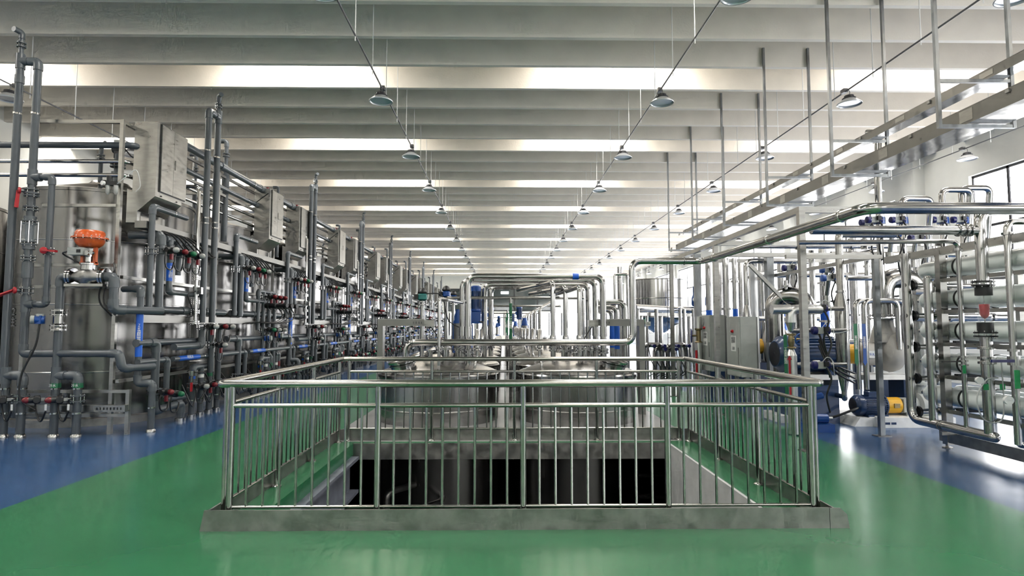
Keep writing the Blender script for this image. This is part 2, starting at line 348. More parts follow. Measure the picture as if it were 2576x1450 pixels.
for ri, (x, rn) in enumerate(ROWS):
    ks = range(1, 18)
    for i, k in enumerate(ks):
        y = k * 3 * DB
        if first: lp.location = (x, y, HL); ORG[lp.name] = V((x, y, HL)); o = lp; first = False
        else: o = dup(lp, V((x, y, HL)) - lp.location)
        o['label'] = 'grey cone high-bay lamp, %s from the camera in the %s' % (ORD[i], rn)
    c = thing('lamp_conduit', 'thin dark conduit carrying the %s of lamps' % rn, 'conduit', (x, 25, HL + .3), 'lamp conduits')
    part(c, 'conduit_tube', MB().cyl((x, -6, HL + .28), (x, 60, HL + .28), .014, 8), 'conduit')
    rod = None
    for n in range(-3, 45):
        y = n * DB + .45
        if rod is None: rod = part(c, 'hanger_rod', MB().cyl((x, y, HL + .2), (x, y, ZC), .007, 6), 'rod'); y0 = y
        else:
            o = rod.copy(); C.objects.link(o); o.parent = c; o.location = (0, y - y0, 0)
# ------------------------------------------------------------------ hung cable trays
hg = None
for i, n in enumerate((4, 6, 8, 10, 12, 14, 16)):
    y = n * DB - .03
    if hg is None:
        hg = thing('tray_hanger', '', 'hanger', (5.17, y, 3.97), 'galvanised hangers of the cable trays')
        for x in (5.17, 6.06): part(hg, 'leg', MB().bb((x - .02, y - .045, 3.95), (x + .02, y, ZB + .36)), 'galvanised')
        part(hg, 'cross_bar', MB().bb((5.17, y - .04, 3.95), (6.08, y, 3.99)), 'galvanised')
        part(hg, 'cross_bar', MB().bb((5.17, y - .04, 4.5), (6.06, y, 4.54)), 'galvanised'); y0 = y; o = hg
    else: o = dup(hg, (0, y - y0, 0))
    o['label'] = 'galvanised U-shaped tray hanger, %s from the camera' % ORD[i]
def tray(label, x0, x1, z0, z1, y0, y1):
    t = thing('cable_tray', label, 'cable tray', ((x0 + x1) / 2, (y0 + y1) / 2, z0))
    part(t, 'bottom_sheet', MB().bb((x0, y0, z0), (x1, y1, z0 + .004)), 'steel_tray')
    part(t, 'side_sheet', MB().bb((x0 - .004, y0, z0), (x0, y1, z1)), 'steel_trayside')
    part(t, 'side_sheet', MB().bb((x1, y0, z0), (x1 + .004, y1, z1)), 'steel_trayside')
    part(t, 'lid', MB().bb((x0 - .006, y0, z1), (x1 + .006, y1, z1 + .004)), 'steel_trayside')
    y = y0 + .6
    while y < y1:
        part(t, 'clip', MB().bb((x0 - .022, y - .025, z1 - .05), (x0 - .004, y + .025, z1 - .01)), 'steel_dull')
        part(t, 'joint_plate', MB().bb((x0 - .007, y + .5, z0 + .03), (x0 - .004, y + .7, z1 - .02)), 'steel_sheet'); y += 1.55
tray('wide polished steel cable tray on the lower hanger bars', 5.5, 5.97, 4.0, 4.19, 1.0, 18.75)
tray('narrow polished steel cable tray on the upper hanger bars', 5.77, 5.97, 4.545, 4.66, 1.0, 18.85)
# ------------------------------------------------------------------ pipe fitting tools
def flange(p, c, axis, r, m='pvc_fitting', name='flange', gap=.02, bolts=6):
    c = V(c); u, v_, a = frame(axis); R = r * 1.75; mb = MB()
    mb.lathe(c - a * (gap + .018), a, [(R, 0), (R, .018)], 14); mb.lathe(c + a * gap, a, [(R, 0), (R, .018)], 14)
    o = part(p, name, mb, m); bm = MB()
    for i in range(bolts):
        t = 2 * math.pi * i / bolts; q = c + (u * math.cos(t) + v_ * math.sin(t)) * R * .84; bm.cyl(q - a * (gap + .032), q + a * (gap + .032), .007, 5)
    part(o, 'bolt_ring', bm, 'steel_bright', kind='stuff'); return o
def clamp(p, c, axis, r):
    u, v_, a = frame(axis); c = V(c); mb = MB().lathe(c - a * .012, a, [(r * 1.1, 0), (r * 1.1, .024)], 14)
    mb.box(c + u * r * 1.25, (.03, .02, .025)); part(p, 'pipe_clamp', mb, 'steel_bright')
def pvc(p, pts, r, m='pvc', fm='pvc_fitting', n=14, name='pipe', couple=True):
    pts = [V(q) for q in pts]
    for i in range(len(pts) - 1): part(p, name, MB().cyl(pts[i], pts[i + 1], r, n), m)
    for i in range(1, len(pts) - 1):
        c = pts[i]; d1 = (pts[i - 1] - c).normalized(); d2 = (pts[i + 1] - c).normalized()
        part(p, 'elbow', MB().tube([c + d1 * r * 2.6, c, c + d2 * r * 2.6], r * 1.2, n, r * 1.5, 5), fm)
def steel(p, pts, r, m='steel_tube', bend=None, n=14, name='pipe'):
    return part(p, name, MB().tube(pts, r, n, bend if bend is not None else r * 2.6, 6), m)
def sleeve(p, a, b, r, m='pvc_fitting', name='coupling', n=14): return part(p, name, MB().cyl(a, b, r, n), m)
def tee(p, c, d, br, r, m='pvc_fitting'):
    c, d, br = V(c), V(d).normalized(), V(br).normalized()
    part(p, 'tee', MB().cyl(c - d * r * 2.2, c + d * r * 2.2, r * 1.2, 14).cyl(c, c + br * r * 2.4, r * 1.2, 14), m)
def actuated(p, c, axis, r, out, cap='red', cable=True, tagc='red_tag'):     # butterfly valve with pneumatic actuator
    c = V(c); out = V(out).normalized(); f = flange(p, c, axis, r, gap=.028); f.name = 'valve_body'
    a = V(axis).normalized(); s = out.cross(a).normalized()
    part(p, 'valve_neck', MB().cyl(c + out * r, c + out * (r + .12), .016, 8).bar(c + out * (r + .06), c + out * (r + .12), .05, .04), 'steel_dull')
    q = c + out * (r + .16)
    ac = part(p, 'actuator', MB().lathe(q - out * .05, out, [(.04, 0), (.06, .01), (.06, .07), (.045, .085), (.045, .14)], 12).cyl(q - s * .085, q + s * .085, .042, 10), 'black')
    part(ac, 'indicator_cap', MB().lathe(q + out * .09, out, [(.044, 0), (.047, .03), (.036, .06), (.012, .075)], 12), {'red': 'red_cap', 'clear': 'lens', 'green': 'green_tape'}[cap])
    if tagc: part(ac, 'tag', MB().box(q - a * .1 - s * .02, (.035, .05, .1)), tagc)
    if cable:
        k = V((0, 0, -1)); part(ac, 'cable', MB().tube(spline([q + s * .06, q + s * .1 + k * .12, q + s * .05 + k * .27 - out * .03, q - s * .08 + k * .3 - out * .06, q - s * .16 + k * .16 - out * .1]), .012, 6), 'black')
def hand_lever(p, c, axis, r, out, drop, m='red'):
    c = V(c); out = V(out).normalized(); f = flange(p, c, axis, r, gap=.024); f.name = 'valve_body'
    q = c + out * (r + .09); part(p, 'valve_neck', MB().cyl(c + out * r, q, .02, 8), 'pvc_fitting')
    h = part(p, 'lever_hub', MB().lathe(q - out * .02, out, [(.04, 0), (.05, .01), (.05, .03), (.03, .04)], 12), m); e = q + V(drop)
    part(h, 'lever', MB().bar(q + out * .01, e + out * .02, .02, .045, out).bar(q + (e - q) * .55 + out * .015, e + out * .02, .03, .05, out), m)
def transmitter(p, c, out, m='blue_bright', lid='cabinet_grey'):
    c = V(c); out = V(out).normalized(); h = part(p, 'transmitter', MB().lathe(c - out * .06, out, [(.035, 0), (.055, .01), (.055, .11), (.05, .12)], 14).box(c + V((0, 0, .0)), (.09, .09, .12)), m)
    part(h, 'transmitter_cap', MB().lathe(c + out * .06, out, [(.062, 0), (.062, .04), (.05, .05)], 14), lid)
    part(h, 'transmitter_cap', MB().lathe(c + V((0, 0, .05)), (0, 0, 1), [(.05, 0), (.05, .035)], 14), lid)
def tape(p, a, b, r, m, glyph=None, side=None, size=.05, arrow=False):
    a, b = V(a), V(b); o = part(p, 'label_tape', MB().cyl(a, b, r * 1.02, 18), m)
    if glyph:
        d = (b - a).normalized(); n = V(side).normalized(); c = (a + b) / 2 + n * r * 1.06
        if abs(d.z) > .7: text(o, '\n'.join(glyph), c, size, 'label_white', V((0, 0, 1)).cross(n), (0, 0, 1), spacing=.62)
        else: text(o, glyph, c, size, 'label_white', d, n.cross(d) if n.cross(d).z > 0 else d.cross(n))
# ------------------------------------------------------------------ centre: two rows of sunken tanks
TR, TXL, TXR, TY0, TDY, TZ = 1.03, -1.12, 1.31, 10.62, 2.4, .80
def dome_z(dx, dy): return TZ + .02 + .21 * max(0, 1 - (math.hypot(dx, dy) / TR) ** 2)
def sunken_tank(x, y, side, detail):
    t = thing('sunken_tank', '', 'tank', (x, y, -2.8), 'sunken steel tanks in two rows')
    part(t, 'shell', MB().lathe((x, y, -2.5), (0, 0, 1), [(.25, -.3), (TR, 0), (TR, TZ + 2.44)], 56), 'steel_vessel')
    part(t, 'rim', MB().lathe((x, y, TZ - .07), (0, 0, 1), [(TR + .002, 0), (TR + .022, .015), (TR + .022, .055), (TR - .01, .09)], 56, cap=False), 'steel_tube')
    part(t, 'weld_band', MB().lathe((x, y, .21), (0, 0, 1), [(TR, 0), (TR + .006, .008), (TR + .006, .018), (TR, .026)], 56, cap=False), 'steel_tube')
    pr = [(TR * math.sin(i / 9 * math.pi / 2), dome_z(TR * math.sin(i / 9 * math.pi / 2), 0)) for i in range(9, -1, -1)]; pr[-1] = (.01, pr[-1][1])
    part(t, 'dome', MB().lathe((x, y, 0), (0, 0, 1), pr, 56), 'steel_vessel')
    s = 1 if side == 'left' else -1
    # manway, sloped
    mx, my = x - s * .55, y - .5; a = V((-s * .18, -.12, 1)); c = V((mx, my, dome_z(.55, .5) - .03))
    mw = part(t, 'manway', MB().lathe(c, a, [(.2, 0), (.2, .12)], 24), 'steel_bright'); e = c + a.normalized() * .12
    part(mw, 'manway_lid', MB().lathe(e, a, [(.23, 0), (.235, .03), (.2, .045), (.05, .075)], 24), 'steel_bright')
    part(mw, 'clamp_ring', MB().lathe(c + a.normalized() * .06, a, [(.205, 0), (.225, .01), (.225, .03), (.205, .04)], 24, cap=False), 'steel_tube')
    # breather canister on a thin neck
    bx, by = x + s * .68, y - .35; bz = dome_z(.68, .35)
    cn = part(t, 'breather', MB().lathe((bx, by, 1.22), (0, 0, 1), [(.03, 0), (.045, .015), (.045, .31), (.03, .335), (.01, .34)], 16), 'steel_bright')
    part(cn, 'breather_neck', MB().tube([(bx, by, 1.2), (bx, by, 1.05), (bx - s * .03, by - .08, .98), (bx - s * .03, by - .08, bz - .03)], .022, 10, .05), 'steel_bright')
    part(cn, 'clamp_ring', MB().lathe((bx, by, 1.185), (0, 0, 1), [(.05, 0), (.055, .01), (.05, .03)], 14), 'steel_bright')
    if detail:
        for (dx, dy, h, r) in ((.12, -.1, .2, .06), (-.2, .3, .16, .045), (.3, .25, .2, .05), (.05, .55, .14, .05)):
            z0 = dome_z(dx, dy) - .03; nz = part(t, 'nozzle', MB().cyl((x + dx, y + dy, z0), (x + dx, y + dy, z0 + h), r, 14), 'steel_bright')
            part(nz, 'nozzle_flange', MB().lathe((x + dx, y + dy, z0 + h), (0, 0, 1), [(r * 1.7, 0), (r * 1.7, .014), (r * 1.2, .016), (r * 1.2, .024), (r * 1.7, .026), (r * 1.7, .04)], 18), 'steel_bright')
    return t
tl = sunken_tank(TXL, TY0, 'left', True); trt = sunken_tank(TXR, TY0, 'right', True)
for base, nm, x in ((tl, 'left', TXL), (trt, 'right', TXR)):
    for k in range(18):
        o = base if k == 0 else dup(base, (0, k * TDY, 0), skip=('nozzle',) if k > 5 else ())
        o['label'] = 'domed steel tank sunk in the floor, %s from the railing in the %s row' % (ORD[k], nm)
# far-row risers: slim pipe rising from each tank and bending away
def riser(label, pts, r, mate='steel_tube', extra=None, group=None, cat='pipe', name='steel_pipe', fl=()):
    t = thing(name, label, cat, pts[0], group); steel(t, pts, r, mate)
    for (p, a) in fl: flange(t, p, a, r, 'steel_bright', bolts=6)
    return t
for k in range(2, 12):
    y = TY0 + k * TDY
    riser('slim steel riser on the %s tank of the right row' % ORD[k], [(.95, y, .95), (.95, y, 2.05), (1.35, y + .5, 2.28), (1.35, y + 1.6, 2.28)], .04, group='risers on the far tanks')
    if k % 2: riser('slim steel riser on the %s tank of the left row' % ORD[k], [(-.75, y, .95), (-.75, y, 2.0), (-1.2, y + .5, 2.2), (-1.2, y + 1.5, 2.2)], .04, group='risers on the far tanks')
# large transfer pipe: left tank - right - up - towards the camera - out to the right
YP = 10.15
zl = at(1300, 862, YP).z; zh = at(1650, 657, YP).z; xr = at(1591, 760, YP).x; xl = at(1021, 880, YP).x; yn = 5.55; xc = 3.45; zn = zh
bp_ = thing('transfer_pipe', 'thick polished steel pipe from left tank over to the right side', 'pipe', (xl, YP, 1.0))
steel(bp_, [(xl, YP, .93), (xl, YP, zl), (xr, YP, zl), (xr, YP, zh), (xc, YP, zh), (xc, yn, zn), (9.5, yn, zn)], .057, 'steel_bright', .17, 20)
for c, a in (((xl, YP, 1.03), (0, 0, 1)), ((xl + .1, YP, zl), (1, 0, 0))): part(bp_, 'clamp_ring', MB().lathe(V(c) - V(a) * .02, a, [(.062, 0), (.075, .01), (.075, .03), (.062, .04)], 18), 'steel_bright')
for c, a in (((xc, 9.6, zh), (0, 1, 0)), ((xc, 7.6, zh), (0, 1, 0)), ((xc, 5.95, zh), (0, 1, 0)), ((xr + .9, YP, zh), (1, 0, 0))):
    cl = part(bp_, 'clamp_ring', MB().lathe(V(c) - V(a) * .015, a, [(.058, 0), (.07, .008), (.07, .022), (.058, .03)], 18), 'steel_bright'); part(cl, 'clamp_bolt', MB().box(V(c) + V((-.075, 0, -.01)), (.03, .03, .02)), 'steel_dull')
for px in (1105, 1366): 
    q = at(px, 862, YP)
flange_pts = []
# overhead bundle bridging both rows
for k, (yy, pl, pr_, py) in enumerate(((10.75, 1177, 1517, 696), (11.7, 1163, 1498, 706), (12.7, 1219, 1480, 716), (13.7, 1235, 1466, 722))):
    z = at(1300, py, yy).z; x0 = at(pl, 780, yy).x; x1 = at(pr_, 780, yy).x
    t = thing('bridge_pipe', 'thick steel pipe bridging both tank rows, %s of four from the camera' % ORD[k], 'pipe', (x0, yy, 1), 'overhead bridge pipes')
    steel(t, [(x0, yy, .92), (x0, yy, z), (x1, yy, z), (x1, yy, .92)], .056, 'steel_bright', .17, 18)
    for x in (x0, x1):
        flange(t, (x, yy, 1.16), (0, 0, 1), .056, 'steel_bright'); part(t, 'union', MB().cyl((x, yy, 1.42), (x, yy, 1.6), .068, 18), 'steel_bright')
    if k == 0: part(t, 'label_tape', MB().cyl((x1 - .55, yy, z), (x1 - .44, yy, z), .0575, 18), 'blue_tape')
for k in range(4):                                                    # lower thin cross pipes
    yy = (11.85, 16.6, 26, 38, 50)[k]; z = 2.17
    t = thing('cross_pipe', 'thin steel cross pipe above the tanks, %s from the camera' % ORD[k], 'pipe', (0, yy, z), 'thin cross pipes')
    steel(t, [(-1.2, yy + 1.2, z), (-1.1, yy, z), (1.6, yy, z), (1.7, yy + 1.2, z)], .03, 'steel_tube', .08)
for k, (yy, xx) in enumerate(((11.82, .155), (20.6, .155), (29.2, .155))):
    t = thing('cleaning_pipe', 'green-taped vertical pipe in the gap between the tanks, %s from the camera' % ORD[k], 'pipe', (xx, yy, 0), 'green-taped pipes between the tanks')
    steel(t, [(xx, yy, 0), (xx, yy, 2.17)], .03)
    tape(t, (xx, yy, 1.3), (xx, yy, 2.06), .03, 'green_tape', 'CIP管道', (0, -1, 0), .075)
# tall risers with bent heads on the right row
for k, (px, yy, pt, lx, ly) in enumerate(((1391, 10.95, 710, -.6, 1.6), (1423, 11.3, 722, -.6, 1.6), (1458, 10.45, 722, -.35, 1.9))):
    p = at(px, 800, yy); z = at(px, pt, yy).z
    t = thing('steel_pipe', 'tall steel riser with bent head on the right tank, %s from the left of three' % ORD[k], 'pipe', (p.x, yy, .9), 'bent risers on the right tank')
    steel(t, [(p.x, yy, .93), (p.x, yy, z), (p.x + lx * .25, yy + ly * .3, z - .02), (p.x + lx, yy + ly, z - .05)], .045 if k < 2 else .042, 'steel_bright', .1, 16)
    flange(t, (p.x, yy, at(px, 878, yy).z), (0, 0, 1), .045, 'steel_bright'); part(t, 'union', MB().lathe((p.x, yy, at(px, 872, yy).z), (0, 0, 1), [(.05, 0), (.058, .02), (.058, .16), (.05, .2)], 16), 'steel_bright')
p = at(1105, 800, 10.0); t = thing('steel_pipe', 'slim vertical steel pipe rising from the left tank', 'pipe', (p.x, 10, .95)); z = at(1105, 752, 10).z
steel(t, [(p.x, 10, .93), (p.x, 10, z), (p.x + .1, 10.4, z), (p.x + .3, 11.85, z)], .028, 'steel_bright', .05); flange(t, (p.x, 10, at(1105, 880, 10).z), (0, 0, 1), .035, 'steel_bright')
part(t, 'clamp_ring', MB().cyl((p.x, 10, at(1105, 848, 10).z), (p.x, 10, at(1105, 840, 10).z), .045, 14), 'steel_bright')
p = at(1183, 800, 10.4); t = thing('steel_pipe', 'short flanged steel pipe in front of the blue agitator', 'pipe', (p.x, 10.4, .95)); steel(t, [(p.x - .02, 10.4, .9), (p.x - .02, 10.4, 1.2)], .05, 'steel_bright'); flange(t, (p.x - .02, 10.4, 1.16), (0, 0, 1), .055, 'steel_bright')
# right-hand group beside the right tank
for k, (px, yy, py, x0) in enumerate(((1572, 11.3, 760, 1505), (1552, 12.0, 772, 1500), (1540, 12.8, 780, 1500))):
    p = at(px, 850, yy); q = at(x0, py, yy)
    t = thing('steel_pipe', 'elbowed steel pipe right of the bridge legs, %s from the camera' % ORD[k], 'pipe', (p.x, yy, 0), 'elbowed pipes right of the tanks')
    steel(t, [(q.x, yy, q.z), (p.x, yy, q.z), (p.x, yy, 0)], .055, 'steel_bright', .15, 16); part(t, 'label_tape', MB().cyl((p.x, yy, 1.15), (p.x, yy, 1.7), .0565, 16), 'blue_tape') if k else None
    flange(t, (q.x + .1, yy, q.z), (1, 0, 0), .055, 'steel_bright')
for k, (px, yy, pt) in enumerate(((1547, 14.0, 680), (1560, 14.4, 672))):
    p = at(px, 760, yy); z = at(px, pt, yy).z
    t = thing('steel_pipe', 'tall %s standpipe behind the thick transfer pipe' % ('slim' if k == 0 else 'thick'), 'pipe', (p.x, yy, 0)); steel(t, [(p.x, yy, 0), (p.x, yy, z)] if k else [(p.x, yy, 0), (p.x, yy, z - .1), (p.x + .3, yy, z - .1), (p.x + .3, yy, .3)], .03 + .03 * k, 'steel_bright', .05)
# sensor risers with teal/black valve heads left of the agitator
for k, (px, yy, pt, cl) in enumerate(((1062, 12.2, 745, 'teal'), (1122, 13.6, 738, 'blue_bright'), (1140, 15.2, 748, 'blue_bright'))):
    p = at(px, 800, yy); z = at(px, pt, yy).z
    t = thing('valve_riser', 'steel riser topped by a %s valve head with black cable' % ('teal' if k == 0 else ('large blue' if k == 1 else 'small blue')), 'pipe', (p.x, yy, .8))
    steel(t, [(p.x, yy, .8), (p.x, yy, z - .1)], .045, 'steel_bright'); flange(t, (p.x, yy, z - .15), (0, 0, 1), .06, 'steel_bright')
    h = part(t, 'valve_head', MB().lathe((p.x, yy, z - .1), (0, 0, 1), [(.06, 0), (.1, .03), (.1, .12), (.07, .15)], 14), cl); part(h, 'head_cap', MB().lathe((p.x, yy, z + .05), (0, 0, 1), [(.09, 0), (.1, .03), (.06, .1), (.02, .12)], 12), 'black')
    part(t, 'cable', MB().tube(spline([(p.x + .08, yy, z + .05), (p.x + .4, yy - .05, z), (p.x + .55, yy - .1, z - .5), (p.x + .9, yy - .1, z - .75), (p.x + 1.05, yy, z - 1.3)]), .012, 6), 'black')
    part(t, 'limit_switch', MB().box((p.x - .12, yy - .05, z - .02), (.08, .07, .1)), 'black')
# agitators with blue motors
def agitator(label, x, y, s, off):
    z = 1.05; t = thing('agitator', label, 'agitator', (x, y, z), 'blue agitator drives on the tanks')
    part(t, 'stand_ring', MB().lathe((x, y, z), (0, 0, 1), [(.16 * s, 0), (.16 * s, .05)], 20), 'blue_bright')
    part(t, 'stand_cage', MB().lathe((x, y, z + .05), (0, 0, 1), [(.135 * s, 0), (.135 * s, .6 * s)], 24), 'steel_dull')
    part(t, 'stand_ring', MB().lathe((x, y, z + .65 * s), (0, 0, 1), [(.15 * s, 0), (.15 * s, .06)], 20), 'blue_bright')
    for q in (-1, 1): part(t, 'stand_post', MB().bar((x + q * .14 * s, y, z + .03), (x + q * .14 * s, y, z + .68 * s), .035, .05), 'blue_bright')
    zb = z + .7 * s; part(t, 'gearbox', MB().lathe((x, y, zb), (0, 0, 1), [(.13 * s, 0), (.13 * s, .1 * s), (.1 * s, .2 * s), (.1 * s, .26 * s)], 18).bb((x - .05 * s, y - .12 * s, zb), (x + off + .12 * s, y + .12 * s, zb + .2 * s)), 'blue_bright')
    mx = x + off; mo = part(t, 'motor', MB().lathe((mx, y, zb + .2 * s), (0, 0, 1), [(.09 * s, 0), (.115 * s, .03), (.105 * s, .06), (.105 * s, .5 * s)], 24), 'blue_bright')
    f = MB()
    for i in range(24):
        a = 2 * math.pi * i / 24; f.bar(V((mx + math.cos(a) * .108 * s, y + math.sin(a) * .108 * s, zb + .27 * s)), V((mx + math.cos(a) * .108 * s, y + math.sin(a) * .108 * s, zb + .66 * s)), .008, .02, (math.cos(a), math.sin(a), 0))
    part(mo, 'cooling_fins', f, 'blue_paint', kind='stuff'); part(mo, 'fan_cover', MB().lathe((mx, y, zb + .66 * s), (0, 0, 1), [(.12 * s, 0), (.12 * s, .1 * s), (.08 * s, .125 * s)], 24), 'blue_bright')
    part(mo, 'terminal_box', MB().box((mx - .13 * s, y - .03, zb + .45 * s), (.06, .09, .12)), 'blue_bright'); return t
agitator('large blue agitator drive on the second tank of the left row', at(1157, 800, 12.6).x, 12.6, .95, .33)
agitator('blue agitator drive right behind the largest one, left row', at(1205, 800, 15.6).x - .3, 15.6, .9, .3)
agitator('small blue agitator drive on the left row, halfway down', at(1226, 800, 19.5).x, 19.5, .8, .12)
agitator('small blue agitator drive farthest down the left row', at(1251, 800, 36).x, 36, .8, .1)
agitator('blue agitator drive behind the bent risers on the right row', at(1320, 800, 22).x, 22, .9, -.2)
agitator('small blue agitator drive farthest down the right row', at(1297, 800, 34).x, 34, .9, -.15)
# sheet-metal ducts on either side of the front tanks
for nm, x, s in (('left', -2.24, 1), ('right', 2.56, -1)):
    t = thing('cable_duct', 'folded sheet-steel cable duct standing beside the %s front tank' % nm, 'cable duct', (x, 11, 0))
    part(t, 'upright', MB().bb((x - .05, 10.95, 0), (x + .05, 11.15, 1.73)), 'steel_trayside'); part(t, 'arm', MB().bb((x + s * .05, 10.95, 1.61), (x + s * .8, 11.15, 1.73)), 'steel_trayside')
    part(t, 'arm_end', MB().bb((x + s * .8, 10.97, 1.6), (x + s * .98, 11.13, 1.72)), 'steel_sheet'); part(t, 'lid_strip', MB().bb((x - .055, 10.94, 1.73), (x + s * .8, 11.16, 1.74)), 'steel_sheet')
    for i in range(4): part(t, 'slot', MB().bb((x + s * (.6 + .05 * i), 10.944, 1.65), (x + s * (.61 + .05 * i), 10.95, 1.69)), 'black')
    part(t, 'cable', MB().tube(spline([(x + s * .9, 11.0, 1.62), (x + s * 1.05, 10.95, 1.4), (x + s * 1.1, 10.9, 1.15), (x + s * 1.25, 10.8, .95)]), .011, 6), 'black')
# basement: pipes and supports seen through the opening
for k, (x, y) in enumerate(((-1.75, 9.2), (-1.35, 8.9), (1.9, 9.8))):
    t = thing('drain_pipe', ('pvc', 'dull', 'right')[k] and ('dim steel pipe elbow down in the pit, left', 'dim pipe bend in the pit beside left tank', 'dim pipe in the pit right of right tank')[k], 'pipe', (x, y, -3.3)); steel(t, [(x, y, -3.3), (x, y, -.9 - .2 * k), (x + .4, y + .5, -.9 - .2 * k), (x + .4, y + 2, -.9 - .2 * k)], .05, 'steel_dull', .12)
for k in range(3):
    t = solo('pit_rung', ('upper', 'middle', 'lower')[k] + ' steel cross pipe low in the pit, right of right tank', 'pipe', MB().tube([(2.28, 10.2, -.55 - .35 * k), (2.9, 10.2, -.55 - .35 * k), (3.4, 10.8, -.6 - .35 * k)], .04, 10, .05), 'steel_tube', 'cross pipes in the pit')
# end wall gallery
zz0, zz1 = at(1290, 782, YE).z, at(1290, 728, YE).z
gl = thing('gallery_window', 'dark glazed gallery window on the far end wall', 'window', (.6, YE, zz0))
part(gl, 'glass', MB().bb((-6, YE - .06, zz0), (5, YE - .04, zz1)), 'dark_glass')
for x in (-6, -3.6, -1.2, 1.2, 3.6, 5): part(gl, 'mullion', MB().bb((x - .04, YE - .1, zz0), (x + .04, YE - .02, zz1)), 'frame_dark')
for z in (zz0, (zz0 * .45 + zz1 * .55), zz1): part(gl, 'frame_bar', MB().bb((-6, YE - .1, z - .04), (5, YE - .02, z + .04)), 'frame_dark')
part(gl, 'lit_tube', MB().bb((-.2, YE - .12, zz1 - .5), (.6, YE - .1, zz1 - .25)), 'lamp_on')
# ------------------------------------------------------------------ left: tall tanks, pipe banks
YF, XA, PER, HALF = 8.85, -5.5, 5.9, 2.95
BANK = ['nearest', 'second', 'third', 'fourth', 'fifth', 'sixth', 'seventh', 'eighth', 'ninth']
def F(px, py, Y=YF): return at(px, py, Y)
def fv(px, y0, y1, Y=YF):
    x = at(px, (y0 + y1) / 2, Y).x; return V((x, Y, at(px, y0, Y).z)), V((x, Y, at(px, y1, Y).z))
def av(px, y0, y1, X=XA):
    y = ax(px, (y0 + y1) / 2, X).y; return V((X, y, at(px, y0, y).z)), V((X, y, at(px, y1, y).z))
def tall_tank(x, y, R=1.4, zt=3.85):
    t = thing('tall_tank', '', 'tank', (x, y, 0), 'tall steel tanks along the left wall')
    part(t, 'skirt', MB().lathe((x, y, 0), (0, 0, 1), [(R + .04, 0), (R + .04, .12), (R, .14)], 56), 'steel_dull')
    part(t, 'shell', MB().lathe((x, y, .1), (0, 0, 1), [(R, 0), (R, zt - .1)], 64), 'steel_tank')
    for z in (.85, 1.95, 3.0): part(t, 'weld_band', MB().lathe((x, y, z), (0, 0, 1), [(R, 0), (R + .005, .006), (R + .005, .02), (R, .026)], 64, cap=False), 'steel_tube')
    part(t, 'cone_top', MB().lathe((x, y, zt), (0, 0, 1), [(R + .02, -.03), (R + .02, .02), (.35, .34), (.3, .4), (.05, .42)], 56), 'steel_tank')
    part(t, 'top_nozzle', MB().cyl((x + .1, y, zt + .3), (x + .1, y, zt + .62), .08, 14), 'pvc_fitting')
    return t
NB = 8
t0 = tall_tank(-7.3, 11.05)
text(t0, '-2\n注', (-7.95, 11.05 - 1.255, 1.75), .17, 'text_grey', (1, -.45, 0), (0, 0, 1))
k = 0
for i in range(2 * NB):
    o = t0 if i == 0 else dup(t0, (0, i * HALF, 0), skip=('lettering',)); o['label'] = 'tall stainless steel tank behind pipework, %s from the camera along the aisle' % ORD[i]
o = dup(t0, (-3.7, 0.1, 0), 'tall stainless steel tank at the left edge of the picture', skip=('lettering',))
for i in (1, 2): dup(t0, (-3.7, .1 + 3.1 * i, 0), 'tall stainless steel tank of the outer left row, %s behind the front one' % ORD[i - 1], skip=('lettering',))
def tank_valve(x, y, z, lab):
    t = thing('tank_top_valve', lab, 'valve', (x, y, z), 'valves on top of the tall tanks')
    part(t, 'pipe', MB().cyl((x, y, z - .35), (x, y, z + .2), .06, 12), 'pvc'); flange(t, (x, y, z), (0, 0, 1), .07); part(t, 'actuator', MB().cyl((x - .09, y, z + .28), (x + .09, y, z + .28), .06, 12).box((x, y, z + .2), (.1, .1, .16)), 'black')
    part(t, 'vent_pipe', MB().tube([(x - .3, y, z - .3), (x - .3, y, z + .35), (x - .22, y, z + .42)], .035, 10, .05), 'pvc'); flange(t, (x - .3, y, z + .15), (0, 0, 1), .035)
    part(t, 'switch_box', MB().box((x + .05, y - .08, z + .38), (.12, .09, .08)), 'cabinet_grey')
    part(t, 'cable', MB().tube(spline([(x + .1, y, z + .3), (x + .35, y - .1, z + .1), (x + .7, y - .1, z + .05), (x + 1.1, y - .05, z + .35)]), .012, 6), 'black'); return t
tv = tank_valve(-6.75, 10.4, 4.42, 'black valve cluster on top of the nearest tall tank')
for i in range(1, 2 * NB): dup(tv, (.15, i * HALF + .6, -.05), 'black valve cluster on top of the %s tall tank' % ORD[i])
# standpipes above the tanks (single, with flange and bent head)
def stand(x, y, z0, z1, r, lab):
    t = thing('vent_standpipe', lab, 'pipe', (x, y, z0), 'vent standpipes above the tanks'); part(t, 'pipe', MB().cyl((x, y, z0), (x, y, z1 - .75), r, 14), 'pvc'); sleeve(t, (x, y, z1 - 1.0), (x, y, z1 - .72), r * 1.2)
    part(t, 'pipe', MB().cyl((x, y, z1 - .75), (x, y, z1), r * .62, 12), 'pvc'); flange(t, (x, y, z1 - .3), (0, 0, 1), r * .62); part(t, 'elbow', MB().tube([(x, y, z1 - .12), (x, y, z1), (x - .13, y, z1)], r * .75, 12, .07), 'pvc_fitting'); return t
for i in range(NB * 2 - 1):
    y = 12.6 + i * HALF; s = stand(-5.9, y, 3.4, (5.55, 5.25)[i % 2], .065 if i % 2 == 0 else .05, 'grey plastic vent standpipe with bent head, %s from the camera' % ORD[i])
    if i % 2 == 0: stand(-6.35, y - .35, 3.5, 5.15, .045, 'slim grey vent standpipe, %s from the camera' % ORD[i // 2])
